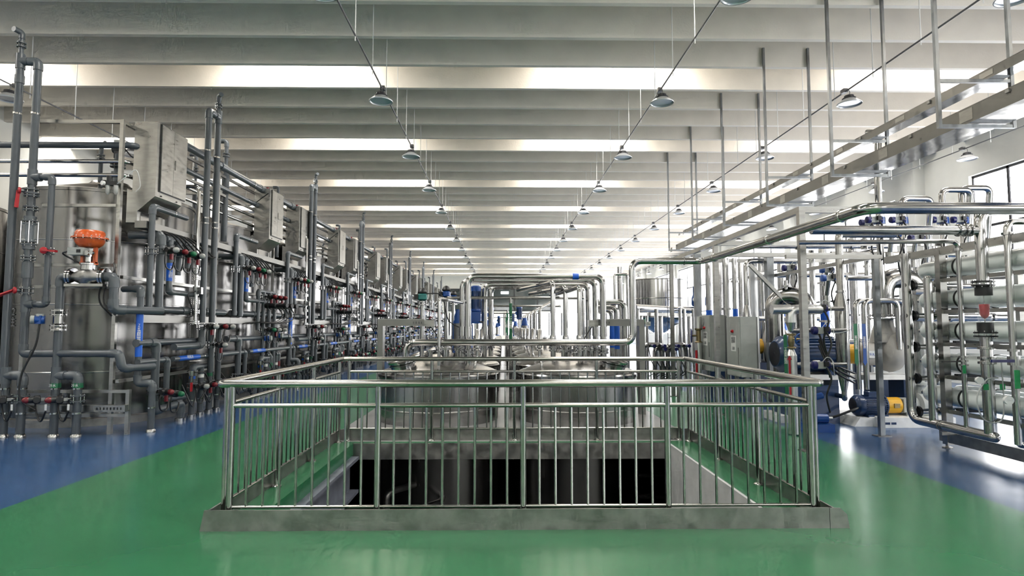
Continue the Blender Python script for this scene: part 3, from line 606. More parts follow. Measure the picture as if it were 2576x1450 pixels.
# frame of the bank end that faces the camera
ef = thing('end_frame', 'square steel tube frame across the end of the left bank', 'frame', (-6.6, 9.1, 0)); YE_ = 9.1
def sq(p, a, b, wd=.05, name='rail', m='steel_sheet'): part(p, name, MB().bar(a, b, wd, wd), m)
xa, xb = F(72, 600, YE_).x, F(297, 600, YE_).x
zt = F(297, 302, YE_).z
for x, zz in ((xa, F(72, 305, YE_).z), (xb, zt)): sq(ef, (x, YE_, 0), (x, YE_, zz), .055, 'post')
sq(ef, (xa, YE_, zt - .03), (xb, YE_, zt - .03)); sq(ef, (xb, YE_, zt - .03), (xb, 9.9, zt - .03))
for py, x0, x1 in ((518, 112, 297), (668, 75, 297), (722, 75, 297), (985, 60, 325)): a, b = F(x0, py, YE_), F(x1, py, YE_); sq(ef, (a.x, YE_ - .03, a.z), (b.x, YE_ - .03, a.z), .045)
xc_ = F(325, 1030, YE_).x; sq(ef, (xc_, YE_ - .03, 0), (xc_, YE_ - .03, F(325, 980, YE_).z), .055, 'post'); sq(ef, (xa, YE_ - .03, F(100, 1045, YE_).z), (xc_, YE_ - .03, F(100, 1045, YE_).z), .045)
tr = thing('cable_tray', 'low slotted steel cable tray at the end of the left bank', 'cable tray', (-7, 9.0, .3)); a, b = F(70, 1020, 9.0), F(318, 1036, 9.0)
part(tr, 'tray_sheet', MB().bb((a.x, 8.96, b.z), (b.x, 9.05, a.z)), 'steel_sheet')
for i in range(8): part(tr, 'slot', MB().bb((b.x - .05 - .05 * i, 8.955, b.z + .03), (b.x - .065 - .05 * i, 8.96, a.z - .03)), 'black')
# long frame along the aisle: posts and rails
XF = -5.78
lf = thing('aisle_frame', 'long square steel tube frame carrying the left pipe banks', 'frame', (XF, 30, 0))
for i in range(2 * NB + 1):
    y = 9.1 + i * HALF
    if i: sq(lf, (XF, y, 0), (XF, y, zt), .055, 'post')
    if i: sq(lf, (XF, y, 4.3), (XF - 1.2, y, 4.3), .05, 'cross_rail')
    for z in (.78, 2.35): 
        if i < 2 * NB: sq(lf, (XF, y, z), (XF, y + HALF, z), .05)
for z in (zt - .03, 4.35): sq(lf, (XF - .1, 9.9, z), (XF - .1, 55, z), .05)
def long_tray(lab, x, z, wd, h, y0, y1, m='steel_trayside'):
    t = thing('cable_tray', lab, 'cable tray', (x, y0, z)); y = y0; seg = None
    while y < y1:
        part(t, 'tray_section', MB().bb((x - wd / 2, y, z), (x + wd / 2, y + HALF - .01, z + h)), m); y += HALF
    return t
long_tray('upper sheet-steel cable tray under the wall cabinets', -5.62, 3.13, .18, .11, 9.25, 50)
long_tray('lower sheet-steel cable tray along the left pipe bank', -5.62, 1.66, .14, .12, 9.3, 50)
# long pipes running the length of the bank
for lab, x, z, r, m, fr_ in (('thick grey plastic pipe along the top of the left bank', -5.68, 4.83, .07, 'pvc', 0), ('grey plastic pipe along the left bank below the thick top pipe', -5.8, 4.46, .05, 'pvc', 1),
                        ('upper polished steel pipe along the left bank', -5.92, 4.2, .032, 'steel_bright', 1), ('lower polished steel pipe along the left bank', -5.92, 3.98, .032, 'steel_bright', 1)):
    t = thing('long_pipe', lab, 'pipe', (x, 9.8, z), 'long pipes of the left bank')
    part(t, 'pipe', MB().tube([(XL, 9.35, z), (x, 9.35, z), (x, 54, z)] if fr_ else [(x, 9.6, z), (x, 54, z)], r, 14, .15), m)
    for i in range(1, 18):
        if m == 'pvc': sleeve(t, (x, 9.9 + i * 1.97, z), (x, 10.12 + i * 1.97, z), r * 1.18)
        clamp(t, (x, 10.5 + i * HALF, z), (0, 1, 0), r)
# ------------------------------------------------------------------ wall cabinets
def wall_cabinet(y, dy, lab, first=False):
    x0, x1 = -5.86, -5.5; t = thing('wall_cabinet', lab, 'cabinet', ((x0 + x1) / 2, y, 3.2), 'steel control cabinets on the left bank')
    b = part(t, 'cabinet_body', MB().bb((x0, y, 3.72), (x1, y + dy, 4.86)), 'steel_sheet')
    ym = y + dy * .52
    d = part(t, 'door', MB().bb((x1 + .012, y + .1, 3.76), (x1 + .028, ym - .003, 4.84)), 'steel_sheet'); d2 = part(t, 'door', MB().bb((x1 + .012, ym + .003, 3.76), (x1 + .028, y + dy - .01, 4.84)), 'steel_sheet')
    part(d2, 'door_handle', MB().bb((x1 + .028, ym + .03, 4.2), (x1 + .036, ym + .05, 4.36)), 'steel_bright')
    part(b, 'door_gasket', MB().bb((x1, y + .085, 3.745), (x1 + .013, y + dy - .005, 4.85)), 'black')
    part(t, 'hopper', MB().prism([(x1 - .0, 3.72), (x1 - .0, 3.66), (x1 - .27, 3.42), (x1 - .27, 3.24), (x0 - .08, 3.24), (x0 - .08, 3.78), (x0, 3.72)], 'y', y - .001, y + dy * .9), 'steel_sheet')
    part(t, 'skirt_plate', MB().bb((x1 - .268, y + .08, 3.26), (x1 - .262, y + dy * .8, 3.44)), 'steel_bright')
    for yy in (y + .15, y + dy * .7): part(t, 'lock', MB().bb((x1, yy, 3.68), (x1 + .012, yy + .025, 3.7)), 'black')
    part(t, 'cable_gland', MB().lathe((x0 + .15, y + .2, 4.86), (0, 0, 1), [(.05, 0), (.05, .03), (.03, .05)], 12), 'black')
    part(t, 'beacon', MB().cyl((x0 + .2, y + .25, 4.9), (x0 + .2, y + .25, 4.94), .03, 10), 'red_tag'); return t
c0 = wall_cabinet(9.4, .86, 'steel control cabinet nearest the camera on the left bank')
ca = wall_cabinet(14.0, .8, ''); i = 1
ys = sorted([14.0 + PER * j for j in range(7)] + [16.05 + PER * j for j in range(7)])
for y in ys:
    o = ca if y == 14.0 else dup(ca, (0, y - 14.0, 0)); o['label'] = 'steel control cabinet on the left bank, %s from the camera' % ORD[i]; i += 1
# ------------------------------------------------------------------ front-row pipes of the nearest bank (they face the camera)
t = thing('vent_pipe_pair', 'tall grey plastic vent pipe pair at the left edge with red-levered valves', 'pipe', (F(30, 600).x, YF, 0)); r = .052
xA = F(33, 500).x; xB = F(84, 400).x; zT = F(45, 155).z
zb = F(10, 955).z
part(t, 'pipe', MB().cyl((xA, YF, zb), (xA, YF, zT - .05), r, 16), 'pvc'); tee(t, (xA, YF, zT), (0, 0, 1), (1, 0, 0), r); sleeve(t, (xA, YF, F(40, 210).z), (xA, YF, F(40, 190).z), r * 1.2)
part(t, 'pipe', MB().cyl((xA, YF, zT), (xA, YF, F(45, 85).z), r * .66, 14), 'pvc'); flange(t, (xA, YF, F(45, 113).z), (0, 0, 1), r * .66); zk = F(45, 82).z
part(t, 'elbow', MB().tube([(xA, YF, zk - .1), (xA, YF, zk), (xA - .03, YF - .12, zk)], r * .8, 14, .07), 'pvc_fitting')
zs = F(80, 690).z
pvc(t, [(xA + r * 2, YF, zT), (xB, YF, zT), (xB, YF, F(80, 890).z), (F(300, 886).x, YF, F(80, 890).z), (F(306, 900).x, YF + .02, F(80, 890).z - .22), (F(320, 915).x + .1, YF + .5, F(80, 890).z - .22)], r)
for y in (287,): clamp(t, (xA, YF, F(40, y).z), (0, 0, 1), r); clamp(t, (xB, YF, F(85, y).z), (0, 0, 1), r)
for y in (490, 525, 560, 612, 650): flange(t, (xB, YF, F(80, y).z), (0, 0, 1), r * 1.05, gap=.012)
sleeve(t, (xB, YF, F(80, 556).z), (xB, YF, F(80, 545).z), r * 1.5); sleeve(t, (xB, YF, F(80, 628).z), (xB, YF, F(80, 616).z), r * 1.5); sleeve(t, (xB, YF, F(80, 700).z), (xB, YF, F(80, 660).z), r * 1.35)
sg = part(t, 'sight_glass', MB().cyl((xB, YF, F(80, 608).z), (xB, YF, F(80, 562).z), r * 1.75, 20), 'clear_tube')
for i in range(4): q = V((xB + .1 * math.cos(i * 1.57 + .6), YF + .1 * math.sin(i * 1.57 + .6), 0)); part(sg, 'tie_rod', MB().cyl(q + V((0, 0, F(80, 612).z)), q + V((0, 0, F(80, 558).z)), .008, 6), 'steel_bright')
hand_lever(t, (xB, YF, F(80, 483).z), (0, 0, 1), r, (-.75, -.65, 0), (.01, -.02, -.26)); hand_lever(t, (xB, YF, F(80, 732).z), (0, 0, 1), r, (-.55, -.8, 0), (-.27, -.05, -.12))
tee(t, (xB, YF, F(80, 446).z), (0, 0, 1), (1, 0, 0), r); xC = F(124, 600).x
tee(t, (xB, YF, F(80, 766).z), (0, 0, 1), (1, 0, 0), r)
pvc(t, [(xB + .1, YF, F(80, 446).z), (xC, YF, F(80, 446).z), (xC, YF, F(80, 766).z), (xB + .1, YF, F(80, 766).z)], r * .82); hand_lever(t, (xC, YF, F(124, 633).z), (0, 0, 1), r * .82, (.2, -1, 0), (.22, -.04, -.02))
# floor drops at the left edge and below the flow meter
def drops(lab, pxs, tag_glyph, top, group='floor drop pipe pairs'):
    x0, x1 = F(pxs[0], 1000).x, F(pxs[1], 1000).x; zt_ = F(pxs[0], 945).z; rr = .055
    t = thing('floor_drop_pair', lab, 'pipe', (x0, YF, 0), group)
    part(t, 'pipe', MB().cyl((x0, YF, .02), (x0, YF, top), rr, 16), 'pvc'); pvc(t, [(x0 + rr, YF, zt_), (x1, YF, zt_), (x1, YF, .02)], rr); tee(t, (x0, YF, zt_), (0, 0, 1), (1, 0, 0), rr)
    for x in (x0, x1):
        part(t, 'floor_collar', MB().lathe((x, YF, 0), (0, 0, 1), [(.075, 0), (.075, .03), (.06, .05)], 16), 'steel_bright'); clamp(t, (x, YF, F(150, 1040).z), (0, 0, 1), rr); clamp(t, (x, YF, F(150, 978).z), (0, 0, 1), rr)
        actuated(t, (x, YF, F(150, 1003).z), (0, 0, 1), rr, (-.75, -.65, 0), 'red', True, None)
        part(t, 'white_tag', MB().bb((x - .05, YF - .13, F(150, 1030).z), (x - .02, YF - .125, F(150, 1015).z)), 'label_white')
        if tag_glyph:
            tp = part(t, 'label_tape', MB().cyl((x, YF, F(150, 976).z), (x, YF, F(150, 964).z), rr * 1.2, 18), 'green_tape'); text(tp, tag_glyph, (x, YF - rr * 1.22, F(150, 970).z), .05, 'label_white', (1, 0, 0), (0, 0, 1))
    return t
drops('pair of grey floor drop pipes at the left picture edge', (12, 55), None, zb + .1)
xD = F(146, 800).x
t = drops('pair of grey floor drop pipes with green labels below the flow meter', (139, 195), '冷水', F(140, 760).z)
# orange control valve between two elbows
zc = F(220, 697).z; xD = F(146, 850).x; xE = F(286, 740).x; xv = F(222, 697).x
t = thing('control_valve', 'orange diaphragm control valve on a steel globe body', 'valve', (xv, YF, zc), None)
part(t, 'globe_body', MB().lathe((xv - .22, YF, zc), (1, 0, 0), [(.06, 0), (.07, .03), (.1, .1), (.13, .2), (.13, .26), (.1, .34), (.07, .41), (.06, .44)], 20).lathe((xv, YF, zc - .14), (0, 0, 1), [(.06, 0), (.12, .06), (.13, .14)], 20), 'steel_dull')
for s in (-1, 1): part(t, 'flange', MB().lathe((xv + s * .2, YF, zc), (s, 0, 0), [(.13, 0), (.13, .03), (.1, .032), (.1, .04), (.13, .042), (.13, .07)], 20), 'steel_bright')
part(t, 'bonnet', MB().lathe((xv, YF, zc + .1), (0, 0, 1), [(.1, 0), (.1, .07), (.11, .075), (.11, .1), (.05, .12), (.05, .2), (.065, .2), (.065, .24)], 18), 'steel_bright')
z1 = F(222, 660).z
yk = part(t, 'yoke', MB().bar((xv - .09, YF, z1 - .02), (xv - .09, YF, F(222, 618).z), .04, .05).bar((xv + .09, YF, z1 - .02), (xv + .09, YF, F(222, 618).z), .04, .05).bb((xv - .11, YF - .04, z1 - .04), (xv + .11, YF + .04, z1)), 'orange')
za = F(222, 618).z; part(t, 'diaphragm_case', MB().lathe((xv, YF, za), (0, 0, 1), [(.12, -.03), (.16, .0), (.19, .05), (.195, .09), (.235, .095), (.235, .115), (.195, .12), (.19, .19), (.17, .215), (.05, .225)], 28), 'orange')
bo = MB()
for i in range(14): q = V((xv + .222 * math.cos(i * .449), YF + .222 * math.sin(i * .449), za)); bo.cyl(q + V((0, 0, .08)), q + V((0, 0, .13)), .01, 6)
part(t, 'bolt_ring', bo, 'steel_bright', kind='stuff')
ps = part(t, 'positioner', MB().bb((xv - .18, YF - .2, F(222, 645).z), (xv + .04, YF - .06, F(222, 627).z)), 'cabinet_grey'); part(ps, 'display', MB().bb((xv - .05, YF - .203, F(222, 640).z), (xv + .01, YF - .2, F(222, 632).z)), 'black')
for i in (0, 1): part(ps, 'gauge', MB().cyl((xv + .09 + .06 * i, YF - .15, F(222, 640).z), (xv + .09 + .06 * i, YF - .19, F(222, 640).z), .03, 14), 'steel_bright')
part(t, 'support_plate', MB().bb((xv - .28, YF - .1, F(222, 722).z), (xv + .28, YF + .2, F(222, 715).z)), 'steel_sheet')
part(t, 'cable', MB().tube(spline([(xv - .16, YF - .1, F(222, 633).z), (xv - .3, YF - .12, F(222, 640).z), (xv - .22, YF, F(222, 655).z), (xv - .1, YF + .1, F(222, 670).z)]), .012, 6), 'black')
part(t, 'cable', MB().tube(spline([(xv + .3, YF + .1, F(300, 660).z), (xv + .34, YF + .05, F(300, 690).z), (xv + .1, YF + .15, F(222, 720).z), (xv + .12, YF + .1, F(222, 760).z), (xv + .3, YF + .1, F(270, 795).z)]), .013, 6), 'black')
part(t, 'cable', MB().tube(spline([(xv + .35, YF + .05, F(300, 680).z), (xv + .16, YF + .15, F(240, 725).z), (xv + .2, YF + .08, F(250, 765).z), (xv + .36, YF + .1, F(280, 793).z)]), .013, 6), 'black')
t = thing('flow_meter_pipe', 'grey pipe with steel flow meter and blue transmitter, left of orange valve', 'pipe', (xD, YF, F(146, 950).z))
pvc(t, [(xv - .3, YF, zc), (xD, YF, zc), (xD, YF, F(146, 775).z)], .055); part(t, 'pipe', MB().cyl((xD, YF, F(146, 832).z), (xD, YF, F(146, 930).z), .055, 16), 'pvc')
part(t, 'meter_body', MB().lathe((xD, YF, F(146, 832).z), (0, 0, 1), [(.06, 0), (.06, .06), (.05, .08), (.075, .1), (.075, .24), (.05, .26), (.06, .3), (.06, F(146, 778).z - F(146, 832).z)], 18), 'steel_tube')
for y in (787, 825): flange(t, (xD, YF, F(146, y).z), (0, 0, 1), .062, 'steel_bright')
transmitter(t, (xD - .2, YF - .1, F(105, 805).z), (-.8, -.5, 0)); part(t, 'cable', MB().tube(spline([(xD - .2, YF - .1, F(105, 815).z), (xD - .23, YF - .12, F(100, 870).z), (xD - .38, YF - .15, F(85, 940).z), (xD - .38, YF - .15, F(85, 1000).z), (xD - .2, YF - .1, F(105, 1030).z)]), .014, 6), 'black')
t = thing('elbow_pipe', 'grey elbow pipe falling from the right of the orange valve', 'pipe', (xE, YF, F(286, 785).z))
pvc(t, [(xv + .3, YF, zc), (xE, YF, zc), (xE, YF, F(286, 780).z), (F(330, 780).x + .15, YF + .55, F(286, 780).z)], .06)
# blue-labelled dropper round the corner
t = thing('labelled_pipe', 'grey dropper with long blue label at the corner of the left bank', 'pipe', (F(352, 850).x, 9.25, 0)); Y2 = 9.2
x2 = F(350, 850, Y2).x; x3 = F(361, 1030, Y2).x + .02; zu = F(350, 727, Y2).z; zd = F(350, 965, Y2).z
pvc(t, [(F(300, 727, Y2).x, Y2 + .1, zu), (x2, Y2, zu), (x2, Y2, zd), (x3 + .07, Y2 + .05, zd), (x3 + .07, Y2 + .05, .02)], .048)
tape(t, (x2, Y2, F(352, 898, Y2).z), (x2, Y2, F(352, 785, Y2).z), .048, 'blue_tape', '70%酒精回流管道', (.45, -1, 0), .055)
part(t, 'floor_collar', MB().lathe((x3 + .07, Y2 + .05, 0), (0, 0, 1), [(.07, 0), (.07, .03), (.055, .05)], 16), 'steel_bright'); clamp(t, (x3 + .07, Y2 + .05, .37), (0, 0, 1), .048)
t['group'] = 'blue-labelled droppers along the left bank'
for i in range(1, NB): dup(t, (.06, i * PER + .4, 0), 'grey dropper with long blue label, %s from the camera on the left' % ORD[i])
# air filter-regulator
p = F(282, 462, 9.0); t = thing('air_regulator', 'small black air filter regulator with gauge on the corner post', 'regulator', p)
part(t, 'body', MB().box(p, (.16, .06, .06)).cyl(p + V((-.05, 0, .0)), p + V((-.05, 0, .12)), .03, 12), 'black')
for dx in (-.06, .06): part(t, 'bowl', MB().lathe(p + V((dx, 0, -.14)), (0, 0, 1), [(.012, -.03), (.03, 0), (.032, .11)], 12), 'lens')
part(t, 'gauge', MB().cyl(p + V((-.11, -.02, 0)), p + V((-.12, -.05, 0)), .035, 14), 'label_white'); part(t, 'hose', MB().tube(spline([p + V((.08, 0, 0)), p + V((.2, 0, .1)), p + V((.32, .05, .22)), p + V((.36, .1, .0)), p + V((.3, .1, -.1))]), .008, 6), 'clear_hose')
# ------------------------------------------------------------------ aisle pipes: built for the nearest bank, copied along the aisle
SET = []                                                          # (object, label template, copies every tank?)
OUT = (1, -.35, 0)
def reg(o, tmpl, half=False): SET.append((o, tmpl, half)); o['label'] = tmpl % 'first'; return o
def run(tmpl, name='grey_pipe', cat='pipe', org=(XA, 9.5, 0), half=False): return reg(thing(name, tmpl, cat, org, tmpl.split(',')[0] + ' along the left bank'), tmpl, half)
# upper manifold (one per tank)
g0, g1 = av(379, 520, 785); b = ax(470, 550, XA)
t = run('flanged grey riser with angled head, %s from the camera on the left', half=True, org=g1); pvc(t, [(XA, g0.y + 1.0, g0.z), (XA, g0.y, g0.z), (XA, g0.y, g1.z)], .047); flange(t, (XA, g0.y, ax(378, 632, XA).z), (0, 0, 1), .05, gap=.03); clamp(t, (XA, g0.y + .6, g0.z), (0, 1, 0), .047)
h0, h1 = av(402, 592, 788); hz = h0.z; ys_ = [h0.y, ax(426, 690, XA).y, ax(449, 660, XA).y, ax(472, 660, XA).y]
t = run('grey valve manifold with drooping drop pipes, %s from the camera on the left', 'valve_manifold', 'manifold', (XA, h0.y, h1.z), True)
pvc(t, [(XA - .5, h0.y, hz), (XA, h0.y, hz), (XA, h0.y, h1.z)], .062); part(t, 'header', MB().cyl((XA - .06, h0.y, hz - .03), (XA - .06, ys_[3] + .15, hz - .03), .058, 16), 'pvc')
zv = ax(426, 636, XA).z; zI = ax(426, 735, XA).z
for i, y in enumerate(ys_[1:]):
    zlow = (zI, zv - .35, zv - .2)[i]; part(t, 'drop_pipe', MB().cyl((XA, y, zlow), (XA, y, hz - .03), .046, 14), 'pvc'); tee(t, (XA - .03, y, hz - .03), (0, 1, 0), (.3, 0, -1), .046)
for i, y in enumerate(ys_): actuated(t, (XA, y, zv), (0, 0, 1), .05, OUT, ('clear', 'red', 'green', 'clear')[i], True, 'red_tag' if i != 1 else None)
pvc(t, [(XA, ys_[1], zI + .1), (XA, ys_[1], zI), (XA, ys_[1] + 1.2, zI)], .045)
tape(t, (XA, ys_[1], ax(426, 708, XA).z), (XA, ys_[1], ax(426, 662, XA).z), .046, 'blue_tape', '70%酒精', (1, -.9, 0), .06)
t = run('bundle of black control cables arching from the tray, %s from the camera on the left', 'cable_bundle', 'cable', (XA, h0.y, zv), True)
for i in range(6):
    y0 = 9.75 + .16 * i; part(t, 'cable', MB().tube(spline([(XA - .08, y0 - .2, 3.15), (XA + .02, y0 + .1, 3.12), (XA + .1, y0 + .4 + .05 * i, 2.88), (XA + .12, y0 + .55 + .06 * i, zv + .08)]), .013, 6), 'black')
zh_ = ax(430, 780, XA).z
t = run('grey collecting header above the lower tray, %s from the camera on the left', half=True, org=(XA, 9.4, zh_)); part(t, 'pipe', MB().cyl((XA - .07, 9.35, zh_), (XA - .07, 9.35 + HALF - .3, zh_), .058, 16), 'pvc')
for i in range(3): sleeve(t, (XA - .07, 9.6 + i * .8, zh_), (XA - .07, 9.8 + i * .8, zh_), .07)
# steel instrument column and steel elbow
s0, s1 = av(493, 640, 812, XA + .05); t = run('slim steel instrument column with clamped flanges, %s from the camera on the left', 'instrument_column', 'pipe', org=s1); yS = s0.y
part(t, 'pipe', MB().cyl((XA + .05, yS, s1.z), (XA + .05, yS, ax(493, 640, XA + .05).z), .03, 12), 'steel_bright'); e0, e1 = av(500, 470, 640, XA + .05)
part(t, 'upper_pipe', MB().tube([(XA - .35, yS, e0.z), (XA + .05, yS, e0.z), (XA + .05, yS, s0.z)], .034, 12, .12), 'steel_bright')
for y in (650, 678, 700, 760, 785, 812): flange(t, (XA + .05, yS, ax(493, y, XA + .05).z), (0, 0, 1), .042, 'steel_bright', gap=.008)
part(t, 'sensor_body', MB().box((XA + .13, yS - .02, ax(493, 733, XA).z), (.08, .07, .12)).cyl((XA + .05, yS, ax(493, 745, XA).z), (XA + .05, yS, ax(493, 722, XA).z), .05, 12), 'steel_tube'); part(t, 'sight_tube', MB().cyl((XA + .1, yS - .1, ax(470, 757, XA).z), (XA + .1, yS - .1, ax(470, 720, XA).z), .02, 10), 'clear_tube')
part(t, 'cable', MB().tube(spline([(XA + .1, yS - .1, ax(480, 733, XA).z), (XA + .1, yS - .35, ax(480, 745, XA).z), (XA + .12, yS - .2, ax(480, 790, XA).z), (XA + .05, yS - .3, ax(480, 800, XA).z)]), .012, 6), 'black')
# tall double vent
XV = XA + .08
v0, v1 = av(517, 292, 812, XV); w0, w1 = av(536, 292, 812, XV); vy = v0.y; wy_ = vy + .36; zt_ = w0.z
t = run('tall twin grey vent pipes rising above the cabinets, %s from the camera on the left', 'twin_vent', 'pipe', (XV, vy, v1.z)); pvc(t, [(XV, vy, v1.z), (XV, vy, zt_), (XV, wy_ - .1, zt_)], .056); part(t, 'pipe', MB().cyl((XV, wy_, v1.z), (XV, wy_, zt_), .056, 16), 'pvc'); tee(t, (XV, wy_, zt_), (0, 0, 1), (0, -1, 0), .056)
zk = zt_ + .42; part(t, 'vent_neck', MB().cyl((XV, wy_, zt_), (XV, wy_, zk), .036, 14), 'pvc'); flange(t, (XV, wy_, zt_ + .22), (0, 0, 1), .036); part(t, 'elbow', MB().tube([(XV, wy_, zk - .1), (XV, wy_, zk), (XV + .08, wy_ - .08, zk)], .042, 14, .06), 'pvc_fitting')
for z in (zt_ - .75, zt_ - 2.0, zt_ - 2.1): clamp(t, (XV, vy, z), (0, 0, 1), .056); clamp(t, (XV, wy_, z - .03), (0, 0, 1), .056)
zv2 = ax(530, 822, XV).z
for i, y in enumerate((vy, wy_, wy_ + .3)): actuated(t, (XV, y, zv2), (0, 0, 1), .055, OUT, ('clear', 'red', 'clear')[i], True, 'red_tag' if i == 0 else None)
zw = ax(530, 868, XV).z; pvc(t, [(XV, vy, zv2), (XV, vy, zw), (XV, vy - .9, zw)], .056); part(t, 'pipe', MB().cyl((XV, wy_, ax(530, 935, XV).z), (XV, wy_, zv2), .056, 14), 'pvc'); part(t, 'pipe', MB().cyl((XV, wy_ + .3, .35), (XV, wy_ + .3, zv2), .05, 14), 'pvc')
actuated(t, (XV, wy_, ax(530, 868, XV).z), (0, 0, 1), .055, OUT, 'clear', True, 'red_tag')
# lower elbows, labelled cross pipe, floor clusters (one per tank)
k0, k1 = av(390, 862, 1035); yk_ = k0.y
t = run('thick grey dropper with flanged valve near the floor, %s from the camera on the left', half=True, org=(XA, yk_, 0)); zz = k1.z
pvc(t, [(XA - .05, yk_ - .45, k0.z), (XA, yk_, k0.z), (XA, yk_, zz), (XA + .02, yk_ + .75, zz + .03), (XA + .02, yk_ + .75, .02)], .06); actuated(t, (XA, yk_, ax(390, 985, XA).z), (0, 0, 1), .065, OUT, 'red', True, 'red_tag'); part(t, 'floor_collar', MB().lathe((XA + .02, yk_ + .75, 0), (0, 0, 1), [(.085, 0), (.085, .05), (.065, .06)], 16), 'steel_bright')
part(t, 'header', MB().cyl((XA - .02, yk_, k0.z), (XA - .02, yk_ + 1.5, k0.z), .05, 14), 'pvc')
l0, l1 = av(419, 905, 1005); t = run('grey dropper beside the thick one with green-capped valve, %s from the camera on the left', half=True, org=(XA, l0.y, 0)); zl_ = l0.z
pvc(t, [(XA, l0.y - .8, zl_), (XA, l0.y, zl_), (XA, l0.y, l1.z)], .045); actuated(t, (XA, l0.y, ax(419, 990, XA).z), (0, 0, 1), .048, OUT, 'green', True, None); part(t, 'pipe', MB().cyl((XA, l0.y, l1.z), (XA, l0.y + .6, l1.z - .02), .045, 14), 'pvc')
t = run('sloping grey cross pipe with blue label, %s from the camera on the left', half=True, org=(XA, 10.5, zl_)); a_, b_ = V((XA + .03, l0.y + .1, zl_)), V((XA + .03, l0.y + 2.1, zl_)); part(t, 'pipe', MB().cyl(a_, b_, .043, 14), 'pvc'); tape(t, a_ + (b_ - a_) * .08, a_ + (b_ - a_) * .42, .043, 'blue_tape', '纯化水', (1, -.2, .3), .07); clamp(t, a_ + (b_ - a_) * .5, (0, 1, 0), .043)
m0 = ax(485, 925, XA); ym = [m0.y, ax(504, 990, XA).y, ax(526, 990, XA).y, ax(545, 990, XA).y]
t = run('cluster of four grey floor pipes with actuated valves, %s from the camera on the left', 'floor_cluster', 'manifold', (XA, ym[0], 0), True); part(t, 'header', MB().cyl((XA, ym[0], m0.z), (XA, ym[2], m0.z), .05, 14), 'pvc')
for i, y in enumerate(ym):
    part(t, 'drop_pipe', MB().cyl((XA, y, .02), (XA, y, m0.z + (.35 if i == 3 else 0)), .05, 14), 'pvc'); actuated(t, (XA, y, ax(500, 968, XA).z), (0, 0, 1), .052, OUT, ('clear', 'red', 'clear', 'green')[i], True, 'red_tag' if i % 2 else None); clamp(t, (XA, y, .3), (0, 0, 1), .05)
    part(t, 'floor_collar', MB().lathe((XA, y, 0), (0, 0, 1), [(.07, 0), (.07, .05), (.055, .06)], 14), 'steel_bright'); part(t, 'sticker', MB().cyl((XA, y, m0.z - .2), (XA, y, m0.z - .14), .0515, 14), ('blue_tape', 'label_white', 'green_tape', 'label_white')[i])
part(t, 'elbow', MB().tube([(XA, ym[0] + .12, m0.z), (XA, ym[0], m0.z), (XA, ym[0], m0.z - .15)], .062, 14, .08), 'pvc_fitting')
t = run('small steel tap with red handle, %s from the camera on the left', 'drain_tap', 'tap', (XA + .1, ym[0] - .2, .6), True); q = V((XA + .1, ym[0] - .22, ax(466, 945, XA).z)); part(t, 'stem', MB().lathe(q - V((0, 0, .12)), (0, 0, 1), [(.025, 0), (.025, .1), (.05, .11), (.05, .2), (.03, .21)], 12), 'steel_bright'); part(t, 'handle', MB().bb(q + V((-.015, -.015, -.28)), q + V((.015, .015, -.12))), 'red')
part(t, 'cable', MB().tube(spline([q + V((.05, .0, .05)), q + V((.1, .25, .02)), q + V((.1, .4, -.2)), q + V((.05, .2, -.45))]), .012, 6), 'black')
# second-half sensors: horizontal black probes, blue transmitters
yq = ax(665, 760, XA).y
t = run('grey sensor riser with black probes and blue transmitter, %s from the camera on the left', 'sensor_riser', 'pipe', (XA, yq, 0)); zq0, zq1 = ax(668, 735, XA).z, ax(690, 772, XA).z; zf = ax(690, 830, XA).z
pvc(t, [(XA, yq + .5, zq0), (XA, yq - .35, zq0), (XA, yq - .35, zf)], .045)
for i in range(3):
    y = yq - .05 + i * .33; part(t, 'drop_pipe', MB().cyl((XA, y, .1 if i != 1 else .5), (XA, y, zq0), .045, 14), 'pvc'); actuated(t, (XA, y, zq0 - .12), (0, 0, 1), .048, OUT, 'red', True, 'red_tag'); actuated(t, (XA, y, zf), (0, 0, 1), .048, OUT, ('green', 'clear', 'clear')[i], True, 'red_tag' if i == 1 else None)
    part(t, 'probe', MB().lathe((XA + .05, y, zq1), V(OUT), [(.04, 0), (.06, .02), (.06, .3), (.035, .32), (.035, .5), (.05, .5), (.05, .6)], 12), 'black')
transmitter(t, (XA + .1, yq - .05, ax(690, 850, XA).z), (1, .2, 0)); transmitter(t, (XA + .1, yq + .62, ax(720, 843, XA).z), (1, .2, 0))
for i in range(5): y = yq - .1 + .2 * i; part(t, 'cable', MB().tube(spline([(XA + .35, y, zq1), (XA + .42, y + .1, zq1 - .25), (XA + .3, y - .25, zq1 - .4), (XA + .05, y - .5 - .1 * i, zq1 - .38), (XA - .05, y - .9, zq1 - .42)]), .012, 6), 'black')
t = run('pair of short grey droppers with coloured stickers, %s from the camera on the left', 'grey_pipe', org=(XA, yq, 0)); 
for i in range(2):
    y = yq + .35 + i * .55; zz = ax(700, 890, XA).z; pvc(t, [(XA + .02, y - .2, zz), (XA + .02, y, zz), (XA + .02, y, .05)], .042); part(t, 'sticker', MB().cyl((XA + .02, y, zz - .3), (XA + .02, y, zz - .18), .0435, 14), ('green_tape', 'red_tag')[i]); actuated(t, (XA + .02, y, .55), (0, 0, 1), .045, OUT, 'red', True, None)
t = run('low tangle of black cables along the floor pipes, %s from the camera on the left', 'cable_bundle', 'cable', (XA, 10, .4))
for i in range(9):
    y = 10.2 + .6 * i; part(t, 'cable', MB().tube(spline([(XA + .1, y, .62), (XA + .2, y + .1, .3), (XA + .15, y + .3, .24), (XA + .08, y + .5, .5), (XA - .1, y + .6, .7)]), .011, 6), 'black')
